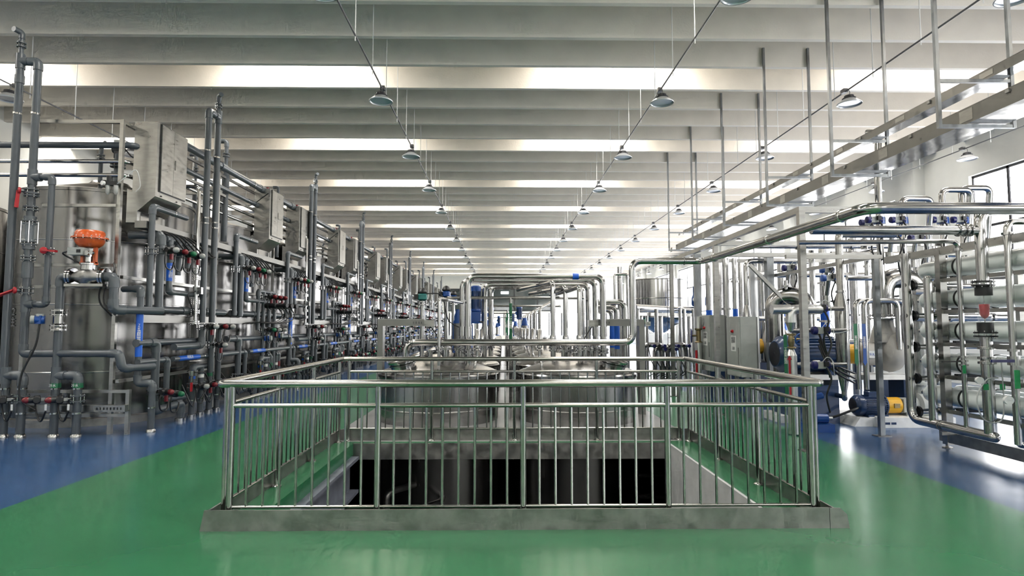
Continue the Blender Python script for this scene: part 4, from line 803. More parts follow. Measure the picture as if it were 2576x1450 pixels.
for o, tmpl, half in SET:
    n = 2 * NB if half else NB
    for i in range(1, n):
        far = i * (HALF if half else PER) > 22
        if far and o.name.startswith('cable_bundle'): break
        nm = ORD[i]
        dup(o, (0, i * (HALF if half else PER), 0), tmpl % nm, skip=('cable', 'bolt_ring') if i * (HALF if half else PER) > 22 else ())
# ------------------------------------------------------------------ right: steel tube frame
XS = 3.93
rf = thing('pipe_frame', 'square steel tube frame standing right of the railing', 'frame', (XS, 8, 0))
py_ = [ax(2021, 760, XS).y, ax(1802, 760, XS).y, ax(1690, 760, XS).y]; zr = ax(2012, 537, XS).z
for i, y in enumerate(py_): part(rf, 'post', MB().bb((XS - .04, y - .04, 0), (XS + .04, y + .04, zr)), 'steel_sheet'); part(rf, 'foot_plate', MB().bb((XS - .09, y - .09, 0), (XS + .09, y + .09, .012)), 'steel_dull')
part(rf, 'side_beam', MB().bb((XS - .04, py_[0] - .04, zr), (XS + .04, py_[2] + .6, zr + .08)), 'steel_sheet')
for y, z in ((py_[0], zr), (py_[1], zr), (py_[1] + .1, zr - .2), (py_[2], zr)): part(rf, 'cross_beam', MB().bb((XS + .04, y - .04, z), (8.2, y + .04, z + .08)), 'steel_sheet')
x_, y_ = 5.54, 8.75; zp = at(2214, 652, y_).z
part(rf, 'post', MB().bb((x_ - .035, y_ - .035, 0), (x_ + .035, y_ + .035, zp)), 'galvanised'); part(rf, 'foot_plate', MB().bb((x_ - .1, y_ - .08, 0), (x_ + .1, y_ + .08, .012)), 'steel_dull')
part(rf, 'cross_beam', MB().bb((4.2, y_ - .03, zp), (x_ + .1, y_ + .03, zp + .06)), 'steel_sheet'); part(rf, 'side_beam', MB().bb((x_ - .03, y_, zp), (x_ + .03, 13, zp + .06)), 'steel_sheet')
part(rf, 'post', MB().bb((x_ - .035, 12.9, 0), (x_ + .035, 12.97, zp)), 'galvanised')
part(rf, 'brace', MB().bar((4.6, 11.0, 2.75), (5.6, 11.0, 1.7), .06, .06), 'steel_sheet')
for k, (px, y) in enumerate(((1938, 12.0), (1756, 13.6))):
    p = at(px, 800, y); t = solo('support_column', ('galvanised square support column behind the big blue motor', 'galvanised square support column behind the grey cabinets')[k], 'column', MB().bb((p.x - .07, y - .07, 0), (p.x + .07, y + .07, at(px, 640, y).z)), 'galvanised')
# ------------------------------------------------------------------ membrane rack
XM, RT_ = 6.05, .125
rk = thing('membrane_rack', 'steel rack holding pale pressure vessels at the right edge', 'rack', (5.9, 6, 0))
for y in (7.9, 4.6): part(rk, 'post', MB().bb((5.83, y - .06, .05), (5.92, y + .03, 2.62)), 'steel_sheet'); part(rk, 'foot', MB().lathe((5.87, y, 0), (0, 0, 1), [(.06, 0), (.06, .015), (.02, .02), (.02, .06)], 14), 'steel_dull')
part(rk, 'base_beam', MB().bb((5.84, 3.6, .08), (5.92, 8.0, .22)), 'steel_dull'); part(rk, 'top_beam', MB().bb((5.84, 3.6, 2.56), (5.92, 9.0, 2.66)), 'steel_sheet')
part(rk, 'post', MB().bb((6.9, 7.86, 0), (6.98, 7.94, 2.62)), 'steel_sheet'); part(rk, 'cross_beam', MB().bb((5.9, 7.86, 2.56), (6.95, 7.93, 2.62)), 'steel_sheet')
VZ = [2.39, 1.97, 1.54, 1.11, .66]; NAM = ['top', 'second', 'middle', 'fourth', 'lowest']
v0 = None
for j, dx in enumerate((0, .42)):
    for i, z in enumerate(VZ):
        if v0 is None:
            v0 = thing('pressure_vessel', '', 'pressure vessel', (XM, 6, z), 'pale pressure vessels in the rack')
            part(v0, 'shell', MB().lathe((XM, 3.2, z), (0, 1, 0), [(.11, -.05), (RT_, 0), (RT_, 5.15), (RT_ * .9, 5.22), (RT_ * .62, 5.27), (RT_ * .2, 5.29)], 32), 'frp')
            for y in (7.72, 5.2): s_ = part(v0, 'strap', MB().lathe((XM, y, z), (0, 1, 0), [(RT_ + .001, 0), (RT_ + .006, .002), (RT_ + .006, .03), (RT_ + .001, .032)], 32, cap=False), 'black')
            part(v0, 'end_port', MB().cyl((XM, 8.46, z), (XM, 8.56, z), .035, 12), 'steel_bright'); o = v0; zb0 = z
        else: o = dup(v0, (dx, 0, z - zb0))
        o['label'] = 'pale green-white pressure vessel, %s in the %s column of the rack' % (NAM[i], ('front', 'rear')[j])
        if j == 0:
            part(rk, 'rail', MB().bb((5.86, 3.6, z - .2), (5.9, 8.0, z - .15)), 'steel_sheet'); part(rk, 'saddle', MB().bb((5.9, 7.7, z - .17), (6.6, 7.76, z - .127)), 'black')
            t = thing('vessel_feed', 'short steel feed pipe with clamps at the %s vessel end' % NAM[i], 'pipe', (5.9, 8.3, z - .2), 'feed pipes at the vessel ends'); steel(t, [(5.55, 8.15, z - .22), (6.9, 8.35, z - .22)], .035, 'steel_tube'); part(t, 'clamp_ring', MB().cyl((5.66, 8.165, z - .22), (5.7, 8.17, z - .22), .075, 16), 'black'); part(t, 'clamp_ring', MB().cyl((5.98, 8.21, z - .22), (6.02, 8.22, z - .22), .06, 16), 'steel_bright')
# ------------------------------------------------------------------ vertical pipes in front of the rack
XH = 5.6; zH = .34
hd = thing('bottom_header', 'thick steel header pipe low in front of the rack with standpipe', 'pipe', (XH, 7.4, zH)); yP1 = ax(2286, 850, XH).y; yEnd = ax(2500, 1100, XH).y
steel(hd, [(XH, yP1, ax(2286, 637, XH).z), (XH, yP1, zH), (XH, yEnd, zH)], .06, 'steel_bright', .17, 20); part(hd, 'end_cap', MB().lathe((XH, yEnd, zH), (0, -1, 0), [(.06, 0), (.057, .03), (.04, .05), (.01, .06)], 20), 'steel_bright')
for y in (yP1 - .55, yP1 - .6): part(hd, 'clamp_ring', MB().cyl((XH, y, zH), (XH, y + .02, zH), .066, 20), 'steel_dull')
part(hd, 'pipe_support', MB().bb((XH + .06, 7.7, .2), (5.84, 7.74, .24)), 'steel_sheet')
def vpipe(lab, px, y0, y1, r, top=None, X=XH, name='steel_pipe'):
    y = ax(px, (y0 + y1) / 2, X).y; z0, z1 = ax(px, y0, X).z, ax(px, y1, X).z; z1 = at(px, y1, y).z; z0 = at(px, y0, y).z
    t = thing(name, lab, 'pipe', (X, y, z1)); pts = [(X, y, z1), (X, y, z0)]
    if top: pts.append((X + top[0], y + top[1], z0 + top[2]))
    steel(t, pts, r, 'steel_bright', .1, 16); return t, y, z0, z1
t, y, z0, z1 = vpipe('capped steel standpipe between thick standpipe and rack post', 2341, 700, 1060, .05); part(t, 'end_cap', MB().lathe((XH, y, z0), (0, 0, 1), [(.05, 0), (.045, .02), (.02, .03)], 16), 'steel_bright')
for z in (2.1, 1.6, 1.2, .9): part(t, 'branch', MB().cyl((XH, y, z), (XH + .3, y + .3, z), .035, 12), 'steel_tube'); part(t, 'clamp_ring', MB().cyl((XH + .1, y + .1, z), (XH + .13, y + .13, z), .055, 14), 'steel_dull')
t, y3, z0, z1 = vpipe('slim steel pipe just right of the rack post', 2421, 607, 1085, .029, (-1.9, .15, 0)); part(t, 'clamp_ring', MB().cyl((XH, y3, z0 - .12), (XH, y3, z0 - .09), .045, 14), 'steel_bright')
zc_ = ax(2421, 910, XH).z
for dz in (-.05, 0, .05): part(t, 'clamp_ring', MB().cyl((XH, y3, zc_ + dz), (XH, y3, zc_ + dz + .02), .05, 14), 'steel_bright')
part(t, 'valve_handle', MB().bar((XH - .03, y3, zc_), (XH - .28, y3 - .02, zc_), .014, .014), 'black'); part(t, 'green_tag', MB().bb((XH - .06, y3 - .06, zc_ - .14), (XH - .02, y3 - .055, zc_ - .04)), 'green_tag')
y4 = ax(2480, 850, XH).y; zz = lambda py: at(2480, py, y4).z
t = thing('flow_tube_pipe', 'steel pipe with clear flow tube and red float', 'pipe', (XH, y4, zH))
steel(t, [(XH, y4, zH + .03), (XH, y4, zz(846))], .062, 'steel_bright'); steel(t, [(XH, y4, zz(712)), (XH, y4, zz(530)), (XH + .5, y4, zz(526)), (XH + 2, y4 - .1, zz(526))], .062, 'steel_bright', .15, 18)
for py in (714, 842): flange(t, (XH, y4, zz(py)), (0, 0, 1), .066, 'black_gloss', gap=.012, bolts=8)
part(t, 'tube_collar', MB().cyl((XH, y4, zz(744)), (XH, y4, zz(720)), .085, 20), 'black'); part(t, 'tube_collar', MB().cyl((XH, y4, zz(836)), (XH, y4, zz(812)), .08, 20), 'black')
part(t, 'flow_tube', MB().cyl((XH, y4, zz(812)), (XH, y4, zz(744)), .07, 24), 'clear_tube'); part(t, 'float', MB().lathe((XH, y4, zz(796)), (0, 0, 1), [(.005, -.03), (.03, -.012), (.045, .02), (.052, zz(766) - zz(796))], 20), 'red_float'); part(t, 'float_rod', MB().cyl((XH, y4, zz(812)), (XH, y4, zz(744)), .006, 6), 'steel_bright')
for py in (880, 905, 917): part(t, 'clamp_ring', MB().lathe((XH, y4, zz(py)), (0, 0, 1), [(.065, 0), (.09, .005), (.09, .03), (.065, .035)], 18), 'steel_bright')
for px in (-.09, .1): part(t, 'green_tag', MB().bb((XH + px - .03, y4 - .08, zz(980)), (XH + px + .03, y4 - .075, zz(965))), 'green_tag')
part(t, 'gauge', MB().cyl((XH - .16, y4 - .06, zz(956)), (XH - .17, y4 - .1, zz(956)), .04, 16), 'label_white'); part(t, 'sample_hose', MB().tube(spline([(XH + .05, y4 - .08, zz(950)), (XH - .1, y4 - .1, zz(955)), (XH - .22, y4 - .1, zz(1000)), (XH - .16, y4 - .1, zz(1050)), (XH, y4 - .1, zz(1060)), (XH + .1, y4 - .08, zz(1030)), (XH + .1, y4 - .08, zz(900))]), .008, 6), 'clear_hose')
t = thing('steel_pipe', 'clamped steel pipe feeding the flow tube from the left', 'pipe', (4.5, y4, zz(580))); xs_ = at(2040, 580, y4).x
steel(t, [(xs_, y4 + .0, zz(580)), (XH - .05, y4, zz(580))], .054, 'steel_bright'); 
for dx in (.28, .2, .14): part(t, 'clamp_ring', MB().lathe((XH - dx, y4, zz(580)), (1, 0, 0), [(.056, 0), (.075, .008), (.075, .025), (.056, .033)], 18), 'steel_bright')
t, y5, z0, z1 = vpipe('steel pipe with blue-levered valve at the right edge', 2547, 558, 1120, .036, (2, -.1, 0)); z8 = at(2547, 908, y5).z; part(t, 'valve_body', MB().cyl((XH, y5, z8 - .05), (XH, y5, z8 + .05), .06, 16), 'steel_bright'); part(t, 'lever', MB().bb((XH - .3, y5 - .07, z8 - .015), (XH - .05, y5 - .05, z8 + .015)), 'blue_deep'); part(t, 'clamp_ring', MB().cyl((XH, y5, z8 + .1), (XH, y5, z8 + .13), .055, 16), 'steel_bright')
part(t, 'clamp_ring', MB().cyl((XH, y5, z0 - .15), (XH, y5, z0 - .12), .055, 16), 'steel_bright'); part(t, 'foot_bend', MB().tube([(XH, y5, z1 + .1), (XH, y5, z1), (XH + .6, y5 - .1, z1 - .02)], .036, 14, .09), 'steel_bright'); part(t, 'green_tag', MB().bb((XH - .04, y5 - .045, z8 - .3), (XH + .02, y5 - .04, z8 - .1)), 'green_tag')
part(t, 'gauge', MB().cyl((XH - .14, y5 - .05, z8 - .42), (XH - .15, y5 - .09, z8 - .42), .045, 16), 'label_white')
# ------------------------------------------------------------------ rotary actuator valves
def rotary(p, c, m='blue_deep', d=(1, 0, 0)):
    c = V(c); d = V(d).normalized(); b = part(p, 'actuator', MB().box(c, (.13, .1, .1)), 'cabinet_grey')
    for s in (-1, 1): part(b, 'actuator_end', MB().lathe(c + d * s * .065, d * s, [(.06, 0), (.065, .02), (.06, .06), (.03, .07)], 16), m)
    part(b, 'switch_box', MB().box(c + V((.05, -.07, .02)), (.06, .05, .07)), 'black'); part(b, 'cable', MB().tube(spline([c + V((.05, -.08, -.03)), c + V((.1, -.1, -.2)), c + V((.05, -.05, -.45)), c + V((.12, 0, -.7))]), .014, 6), 'black')
    part(b, 'air_hose', MB().tube(spline([c + V((0, -.05, .05)), c + V((.06, -.08, .12)), c + V((.14, -.08, .06)), c + V((.17, -.06, -.15))]), .006, 6), 'clear_hose')
for k, (px, py, nm) in enumerate(((2055, 777, 'upper'), (2062, 832, 'middle'), (2062, 918, 'lower'))):
    p = at(px, py, 9.0); t = thing('motor_valve', 'blue-ended actuator valve beside the cyclone column, %s of three' % nm, 'valve', p, 'actuator valves beside the cyclone column')
    rotary(t, p + V((-.05, -.12, 0))); steel(t, [p + V((-.45, 0, 0)), p + V((.4, 0, 0))], .035, 'steel_tube'); part(t, 'body', MB().lathe(p + V((-.1, 0, 0)), (1, 0, 0), [(.05, 0), (.07, .01), (.07, .09), (.05, .1)], 16), 'steel_tube')
p = at(2130, 830, 9.1); t = solo('air_hose', 'sagging clear air hose across the cyclone column', 'hose', MB().tube(spline([at(2075, 810, 8.9), at(2090, 835, 8.9), at(2112, 838, 8.9), at(2140, 830, 9.0)]), .008, 6), 'clear_hose')
for k in range(3): solo('power_cable', 'thick black power cable sagging beside the big motor, %s of three' % ORD[k], 'cable', MB().tube(spline([at(2060, 840 + 15 * k, 9.2), at(2080, 890 + 12 * k, 9.1), at(2105, 920 + 10 * k, 9.05), at(2150, 940 + 12 * k, 9.2)]), .016, 6), 'black', 'power cables beside the big motor')
# ------------------------------------------------------------------ cyclone column, U-pipes
p = at(2119, 850, 9.3); cy_ = thing('cyclone_column', 'tapered steel cyclone column right of the big blue motor', 'column', (p.x, 9.3, .3)); Z = lambda py: at(2119, py, 9.3).z
part(cy_, 'column', MB().lathe((p.x, 9.3, 0), (0, 0, 1), [(.04, Z(985)), (.1, Z(930)), (.1, Z(770)), (.058, Z(738)), (.058, Z(600))], 28), 'steel_tube'); part(cy_, 'clamp_ring', MB().cyl((p.x, 9.3, Z(737)), (p.x, 9.3, Z(731)), .075, 18), 'steel_bright'); part(cy_, 'foot_bend', MB().tube([(p.x, 9.3, Z(980)), (p.x, 9.3, Z(1005)), (p.x + .18, 9.6, Z(1005)), (p.x + .2, 10.1, Z(1005))], .04, 14, .12), 'steel_tube')
part(cy_, 'head_bend', MB().tube([(p.x, 9.3, Z(610)), (p.x, 9.3, Z(590)), (p.x + .9, 9.3, Z(590))], .058, 16, .15), 'steel_tube')
for k, (px, py, tp, yy) in enumerate(((2157, 757, 'green_tape', 10.0), (2178, 757, 'blue_bright', 9.97))):
    p = at(px, 900, yy); q = at(2272, py, yy); t = thing('inverted_pipe', 'steel hairpin pipe with %s flow label above the small pump' % ('green' if k == 0 else 'blue'), 'pipe', (p.x, yy, .6)); z = at(px, py, yy).z
    steel(t, [(p.x, yy, .55), (p.x, yy, z), (q.x - .1 * k, yy, z), (q.x - .1 * k, yy, at(px, 880, yy).z)], .046, 'steel_bright', .13, 16); x = p.x - .02; za, zb_ = at(px, 815, yy).z, at(px, 910, yy).z
    lb = part(t, 'label_strip', MB().bb((p.x - .075, yy - .052, zb_), (p.x - .015, yy - .047, za)).prism([(p.x - .085, zb_), (p.x - .005, zb_), (p.x - .045, zb_ - .07)], 'y', yy - .052, yy - .047), tp); text(lb, '\n'.join('蒸汽冷凝水管道' if k == 0 else '蒸发浓缩管道'), (p.x - .045, yy - .0535, (za + zb_) / 2), .05, 'label_white', (1, 0, 0), (0, 0, 1), spacing=.62)
# clad pipe with gate valve and blue handwheel
YG = 8.85; g = lambda px, py: at(px, py, YG); xg = g(1990, 850).x; t = thing('clad_pipe', 'shiny clad pipe with brass gate valve and blue handwheel', 'pipe', (xg, YG, .2))
part(t, 'cladding', MB().tube([(g(2065, 779).x, YG, g(2000, 779).z), (xg, YG, g(2000, 779).z), (xg, YG, g(2000, 812).z)], .072, 20, .14), 'clad'); part(t, 'cladding_end', MB().cyl((xg - .28, YG, g(2000, 779).z), (xg, YG, g(2000, 779).z), .07, 20), 'clad')
part(t, 'cone', MB().lathe((xg, YG, g(1990, 834).z), (0, 0, 1), [(.03, 0), (.074, g(1990, 812).z - g(1990, 834).z)], 20), 'clad'); part(t, 'cone', MB().lathe((xg, YG, g(1990, 895).z), (0, 0, 1), [(.074, 0), (.032, g(1990, 877).z - g(1990, 895).z)], 20), 'clad'); part(t, 'cladding', MB().cyl((xg, YG, .02), (xg, YG, g(1990, 895).z), .074, 20), 'clad')
vb = part(t, 'gate_valve', MB().lathe((xg, YG, g(1990, 877).z), (0, 0, 1), [(.065, 0), (.065, .02), (.035, .03), (.05, .1), (.035, .19), (.065, .2), (.065, .22)], 16), 'brass'); cw = V((xg + .07, YG - .16, g(1999, 853).z)); part(vb, 'spindle', MB().cyl((xg, YG, cw.z), cw, .015, 8), 'brass')
ring = [cw + V((math.cos(a) * .085, -math.sin(a) * .03, math.sin(a) * .085)) for a in [i * math.pi / 10 for i in range(21)]]; hw = part(t, 'handwheel', MB().tube(ring, .011, 8), 'blue_bright')
for i in range(5): a = i * 1.2566; part(hw, 'spoke', MB().cyl(cw, cw + V((math.cos(a) * .083, -math.sin(a) * .03, math.sin(a) * .083)), .007, 6), 'blue_bright')
part(t, 'flow_arrow', MB().bb((xg - .085, YG - .085, g(1990, 1000).z), (xg - .06, YG - .08, g(1990, 905).z)).prism([(xg - .11, g(1990, 905).z), (xg - .035, g(1990, 905).z), (xg - .072, g(1990, 898).z + .02)], 'y', YG - .085, YG - .08), 'red')
lb = part(t, 'label_strip', MB().bb((xg - .15, YG - .08, g(1990, 1000).z), (xg - .1, YG - .075, g(1990, 842).z)), 'green_tape'); text(lb, '\n'.join('工业蒸汽管道'), (xg - .125, YG - .0815, g(1990, 895).z), .055, 'label_white', (1, 0, 0), (0, 0, 1), spacing=.7)
# ------------------------------------------------------------------ compressor: big blue motor, yellow guard, cream volute
def motor(t, x0, x1, y, z, r, m='blue_paint'):
    L = x1 - x0; mo = part(t, 'motor', MB().lathe((x0 + L * .22, y, z), (1, 0, 0), [(r * .9, 0), (r * .9, L * .78)], 32), m)
    part(mo, 'fan_cowl', MB().lathe((x0, y, z), (1, 0, 0), [(r * .72, 0), (r * .98, L * .08), (r, L * .1), (r, L * .25)], 32), m); part(mo, 'fan_grille', MB().lathe((x0 - .006, y, z), (1, 0, 0), [(r * .6, 0), (r * .66, .006)], 32).lathe((x0 - .01, y, z), (1, 0, 0), [(r * .1, 0), (r * .1, .01)], 16), 'motor_black')
    f = MB()
    for i in range(30):
        a = 2 * math.pi * i / 30; c = V((0, y + math.cos(a) * r * .93, z + math.sin(a) * r * .93)); f.bar(c + V((x0 + L * .3, 0, 0)), c + V((x0 + L * .97, 0, 0)), r * .05, r * .14, (0, math.cos(a), math.sin(a)))
    part(mo, 'cooling_fins', f, m, kind='stuff'); part(mo, 'end_bell', MB().lathe((x1 - L * .05, y, z), (1, 0, 0), [(r, 0), (r, L * .04), (r * .8, L * .07)], 32), m); part(mo, 'terminal_box', MB().bb((x0 + L * .45, y - r * .45, z + r * .8), (x0 + L * .8, y + r * .4, z + r * 1.3)), m)
    for xx in (.4, .85): part(mo, 'mounting_foot', MB().bb((x0 + L * xx - .05, y - r, z - r * 1.1), (x0 + L * xx + .05, y + r, z - r * .8)), m)
YC = 10.3; c = at(1948, 891, YC); zc = c.z; xm0, xm1 = c.x, at(2092, 891, YC).x
t = thing('compressor', 'large blue motor compressor with yellow guard and cream volute casing', 'compressor', ((xm0 + xm1) / 2, YC, 0)); motor(t, xm0, xm1, YC, zc, .31)
xg0, xg1 = xm1, at(2150, 891, YC).x; part(t, 'coupling_guard', MB().lathe((xg0, YC, zc), (1, 0, 0), [(.17, 0), (.17, xg1 - xg0)], 28), 'yellow'); xb0, xb1 = xg1, at(2200, 891, YC).x
bh = part(t, 'bearing_housing', MB().lathe((xb0, YC, zc), (1, 0, 0), [(.16, 0), (.2, .05), (.2, xb1 - xb0)], 24), 'cream'); part(bh, 'name_plate', MB().bb((xb0 + .12, YC - .215, zc - .06), (xb1 - .02, YC - .205, zc + .06)), 'label_white'); text(bh, 'SULZER', (xb0 + .22, YC - .217, zc), .055, 'text_blue', (1, 0, 0), (0, 0, 1))
xv_ = at(2240, 880, YC).x; vo = part(t, 'volute', MB().lathe((xv_ - .22, YC, zc + .05), (1, 0, 0), [(.14, 0), (.27, .03), (.34, .1), (.365, .19), (.34, .28), (.27, .35), (.14, .38)], 36), 'cream')
part(vo, 'outlet_neck', MB().lathe((xv_ - .1, YC, zc + .2), (0, 0, 1), [(.24, 0), (.2, .15), (.155, .3), (.15, .42)], 24), 'cream'); zf_ = zc + .64; flange(t, (xv_ - .1, YC, zf_), (0, 0, 1), .14, 'steel_bright', bolts=10)
part(t, 'suction_bend', MB().tube([(xv_ - .1, YC, zf_), (xv_ - .1, YC, at(2240, 700, YC).z + .0), (xv_ + .5, YC, at(2240, 700, YC).z), (xv_ + .5, YC, .6)], .175, 24, .3, 8), 'steel_tube')
part(t, 'skid', MB().bb((xm0 - .1, YC - .35, .0), (xv_ + .3, YC + .35, .12)).bb((xm0 - .05, YC - .3, zc - .42), (xv_ + .2, YC + .3, zc - .34)), 'white_paint')
for xx in (xm0 + .1, xm1 - .1, xb1, xv_ + .1): part(t, 'leg', MB().bb((xx - .06, YC - .25, .12), (xx + .06, YC + .25, zc - .34)), 'blue_paint')
# second compressor farther back
t = thing('compressor', 'second compressor half hidden behind the grey cabinets', 'compressor', (5.0, 13.6, 0)); motor(t, 4.7, 5.6, 13.6, 1.15, .3); part(t, 'coupling_guard', MB().lathe((5.6, 13.6, 1.15), (1, 0, 0), [(.17, 0), (.17, .3)], 24), 'yellow'); part(t, 'volute', MB().lathe((6.0, 13.6, 1.2), (1, 0, 0), [(.2, 0), (.5, .1), (.5, .3), (.2, .4)], 28), 'cream'); part(t, 'stand', MB().bb((4.6, 13.3, 0), (6.4, 13.9, .8)), 'blue_paint')
# big dome and second bend
p = at(1985, 760, 10.9); t = thing('vapour_bend', 'wide dull steel vapour bend above the big motor', 'pipe', (p.x, 10.9, 1.5)); part(t, 'bend', MB().tube([(p.x - .14, 11.2, 1.3), (p.x - .14, 11.2, at(1985, 745, 10.9).z), (p.x + .3, 10.9, at(1985, 745, 10.9).z), (p.x + .3, 10.9, 1.3)], .17, 24, .25, 8), 'steel_tube'); part(t, 'stub', MB().cyl((p.x, 11, at(1985, 735, 10.9).z), (p.x, 11, at(1985, 705, 10.9).z), .03, 12), 'steel_bright'); part(t, 'flange', MB().cyl((p.x, 11, at(1985, 722, 10.9).z), (p.x, 11, at(1985, 718, 10.9).z), .09, 16), 'steel_bright')
part(t, 'leg', MB().cyl((p.x - .14, 11.2, 0), (p.x - .14, 11.2, 1.35), .05, 12), 'steel_tube'); part(t, 'leg', MB().cyl((p.x + .3, 10.9, 0), (p.x + .3, 10.9, 1.35), .17, 20), 'steel_tube')
# ------------------------------------------------------------------ small pump with white plinth
YQ = 9.78; c = at(2150, 1020, YQ); zq = c.z; xq0, xq1 = at(2145, 1020, YQ).x, at(2222, 1020, YQ).x
t = thing('feed_pump', 'blue electric pump with yellow guard on a chipped white plinth', 'pump', (xq0 + .5, YQ, 0)); motor(t, xq0, xq1, YQ, zq, .17)
x = xq1; part(t, 'coupling_guard', MB().lathe((x, YQ, zq), (1, 0, 0), [(.13, 0), (.13, .24), (.11, .26)], 28), 'yellow'); part(t, 'guard_grille', MB().bb((x + .1, YQ - .14, zq - .03), (x + .19, YQ - .12, zq + .04)), 'brass')
bh = part(t, 'bearing_housing', MB().bb((x + .26, YQ - .13, zq - .1), (x + .45, YQ + .13, zq + .11)).cyl((x + .45, YQ, zq), (x + .52, YQ, zq), .14, 20), 'cabinet_grey'); part(bh, 'name_plate', MB().bb((x + .29, YQ - .134, zq), (x + .43, YQ - .13, zq + .05)), 'label_white'); text(bh, 'SULZER', (x + .36, YQ - .1355, zq + .025), .035, 'text_blue', (1, 0, 0), (0, 0, 1))
part(t, 'pump_casing', MB().lathe((x + .52, YQ, zq), (1, 0, 0), [(.15, 0), (.2, .03), (.2, .16), (.12, .2), (.12, .22), (.19, .22), (.19, .25), (.14, .26), (.19, .27), (.19, .3)], 28), 'cabinet_grey'); part(t, 'discharge', MB().cyl((x + .62, YQ, zq + .15), (x + .62, YQ, zq + .4), .07, 16).cyl((x + .62, YQ, zq + .33), (x + .62, YQ, zq + .37), .13, 18), 'cabinet_grey')
part(t, 'suction_pipe', MB().cyl((x + .8, YQ, zq), (x + 1.8, YQ, zq), .08, 18), 'steel_bright'); 
pl = part(t, 'plinth', MB().prism([(xq0 + .25, 0), (xq0 + .25, .155), (x + .95, .155), (x + .95, 0)], 'y', YQ - .32, YQ + .3).prism([(xq0 - .1, 0), (xq0 + .0, .14), (xq0 + .27, .14), (xq0 + .27, 0)], 'y', YQ - .2, YQ + .25), 'white_paint')
for (a, b) in ((.3, .4), (.42, .5), (1.05, 1.18)): part(pl, 'chipped_patch', MB().bb((xq0 + a, YQ - .3215, .05), (xq0 + b, YQ - .3195, .085)), 'blue_paint')
for xx in (x + .36, x + .85): part(t, 'support_foot', MB().bb((xx - .06, YQ - .13, .15), (xx + .06, YQ + .1, .17)).bar((xx, YQ - .05, .16), (xx, YQ - .05, zq - .08), .06, .03), 'cabinet_grey')
for xx in (xq0 + .22, xq1 - .1): part(t, 'shim', MB().bb((xx - .06, YQ - .18, .15), (xx + .06, YQ - .06, zq - .18)), 'white_paint')
part(t, 'cable', MB().tube(spline([(xq0 + .1, YQ - .1, zq), (xq0 - .15, YQ - .15, zq - .08), (xq0 - .4, YQ, .12), (xq0 - .65, YQ + .2, .2), (xq0 - .7, YQ + .3, .7)]), .02, 8), 'black')
t = thing('blue_pump', 'small blue pump on the floor behind the railing corner', 'pump', (4.2, 8.9, 0)); p = at(2070, 1045, 9.2); part(t, 'casing', MB().lathe(p + V((-.3, 0, -.05)), (1, 0, 0), [(.08, 0), (.12, .02), (.12, .14), (.07, .18), (.07, .36)], 20), 'blue_bright'); part(t, 'outlet', MB().tube([p + V((-.2, 0, .0)), p + V((-.2, 0, .25)), p + V((.0, 0, .3))], .05, 14, .08), 'blue_bright'); part(t, 'foot', MB().bb((p.x - .3, 9.05, 0), (p.x + .1, 9.35, p.z - .12)), 'blue_bright'); part(t, 'shaft_end', MB().cyl(p + V((.06, 0, -.05)), p + V((.14, 0, -.05)), .03, 12), 'steel_bright')
solo('evaporator_plinth', 'dark blue painted plinth below the big motor', 'plinth', MB().bb((4.75, 9.85, 0), (5.55, 10.0, .62)), 'blue_paint')
# ------------------------------------------------------------------ grey control cabinets
for k, (y, dy, pt, pb) in enumerate(((10.5, .62, 797, 950), (12.0, .66, 793, 935))):
    x0 = 4.2; z1, z0 = at(1870, pt, y).z, at(1870, pb, y).z; t = thing('control_cabinet', ('grey control cabinet with warning lamp, nearer the camera', 'grey control cabinet with warning lamp, farther from the camera')[k], 'cabinet', (x0, y, 0))
    part(t, 'body', MB().bb((x0, y, z0), (x0 + .28, y + dy, z1)), 'cabinet_grey'); part(t, 'back_panel', MB().bb((x0 + .28, y + .005, z0 + .01), (x0 + .31, y + dy, z1 - .005)), 'cabinet_dark'); d = part(t, 'door', MB().bb((x0 - .02, y + .008, z0 + .01), (x0, y + dy - .01, z1 - .01)), 'cabinet_grey')
    part(d, 'warning_lamp', MB().lathe((x0 - .02, y + .3, z1 - .26), (-1, 0, 0), [(.028, 0), (.028, .03), (.01, .045)], 14), 'red'); pp = part(d, 'notice', MB().bb((x0 - .023, y + .17, z1 - .62), (x0 - .02, y + .4, z1 - .34)), 'label_white'); text(pp, '蒸发器\n控制柜\n\n注意', (x0 - .0245, y + .285, z1 - .48), .06, 'text_dark', (0, -1, 0), (0, 0, 1)); part(d, 'door_handle', MB().bb((x0 - .03, y + .05, z1 - .85), (x0 - .02, y + .07, z1 - .55)), 'cabinet_dark')
    for yy in (y + .08, y + dy - .08): part(t, 'leg', MB().bb((x0 + .1, yy - .03, 0), (x0 + .16, yy + .03, z0)), 'galvanised')
    part(t, 'brace', MB().bar((x0 + .1, y + .05, z0), (x0 + .75, y + .05, .05), .04, .05), 'galvanised')
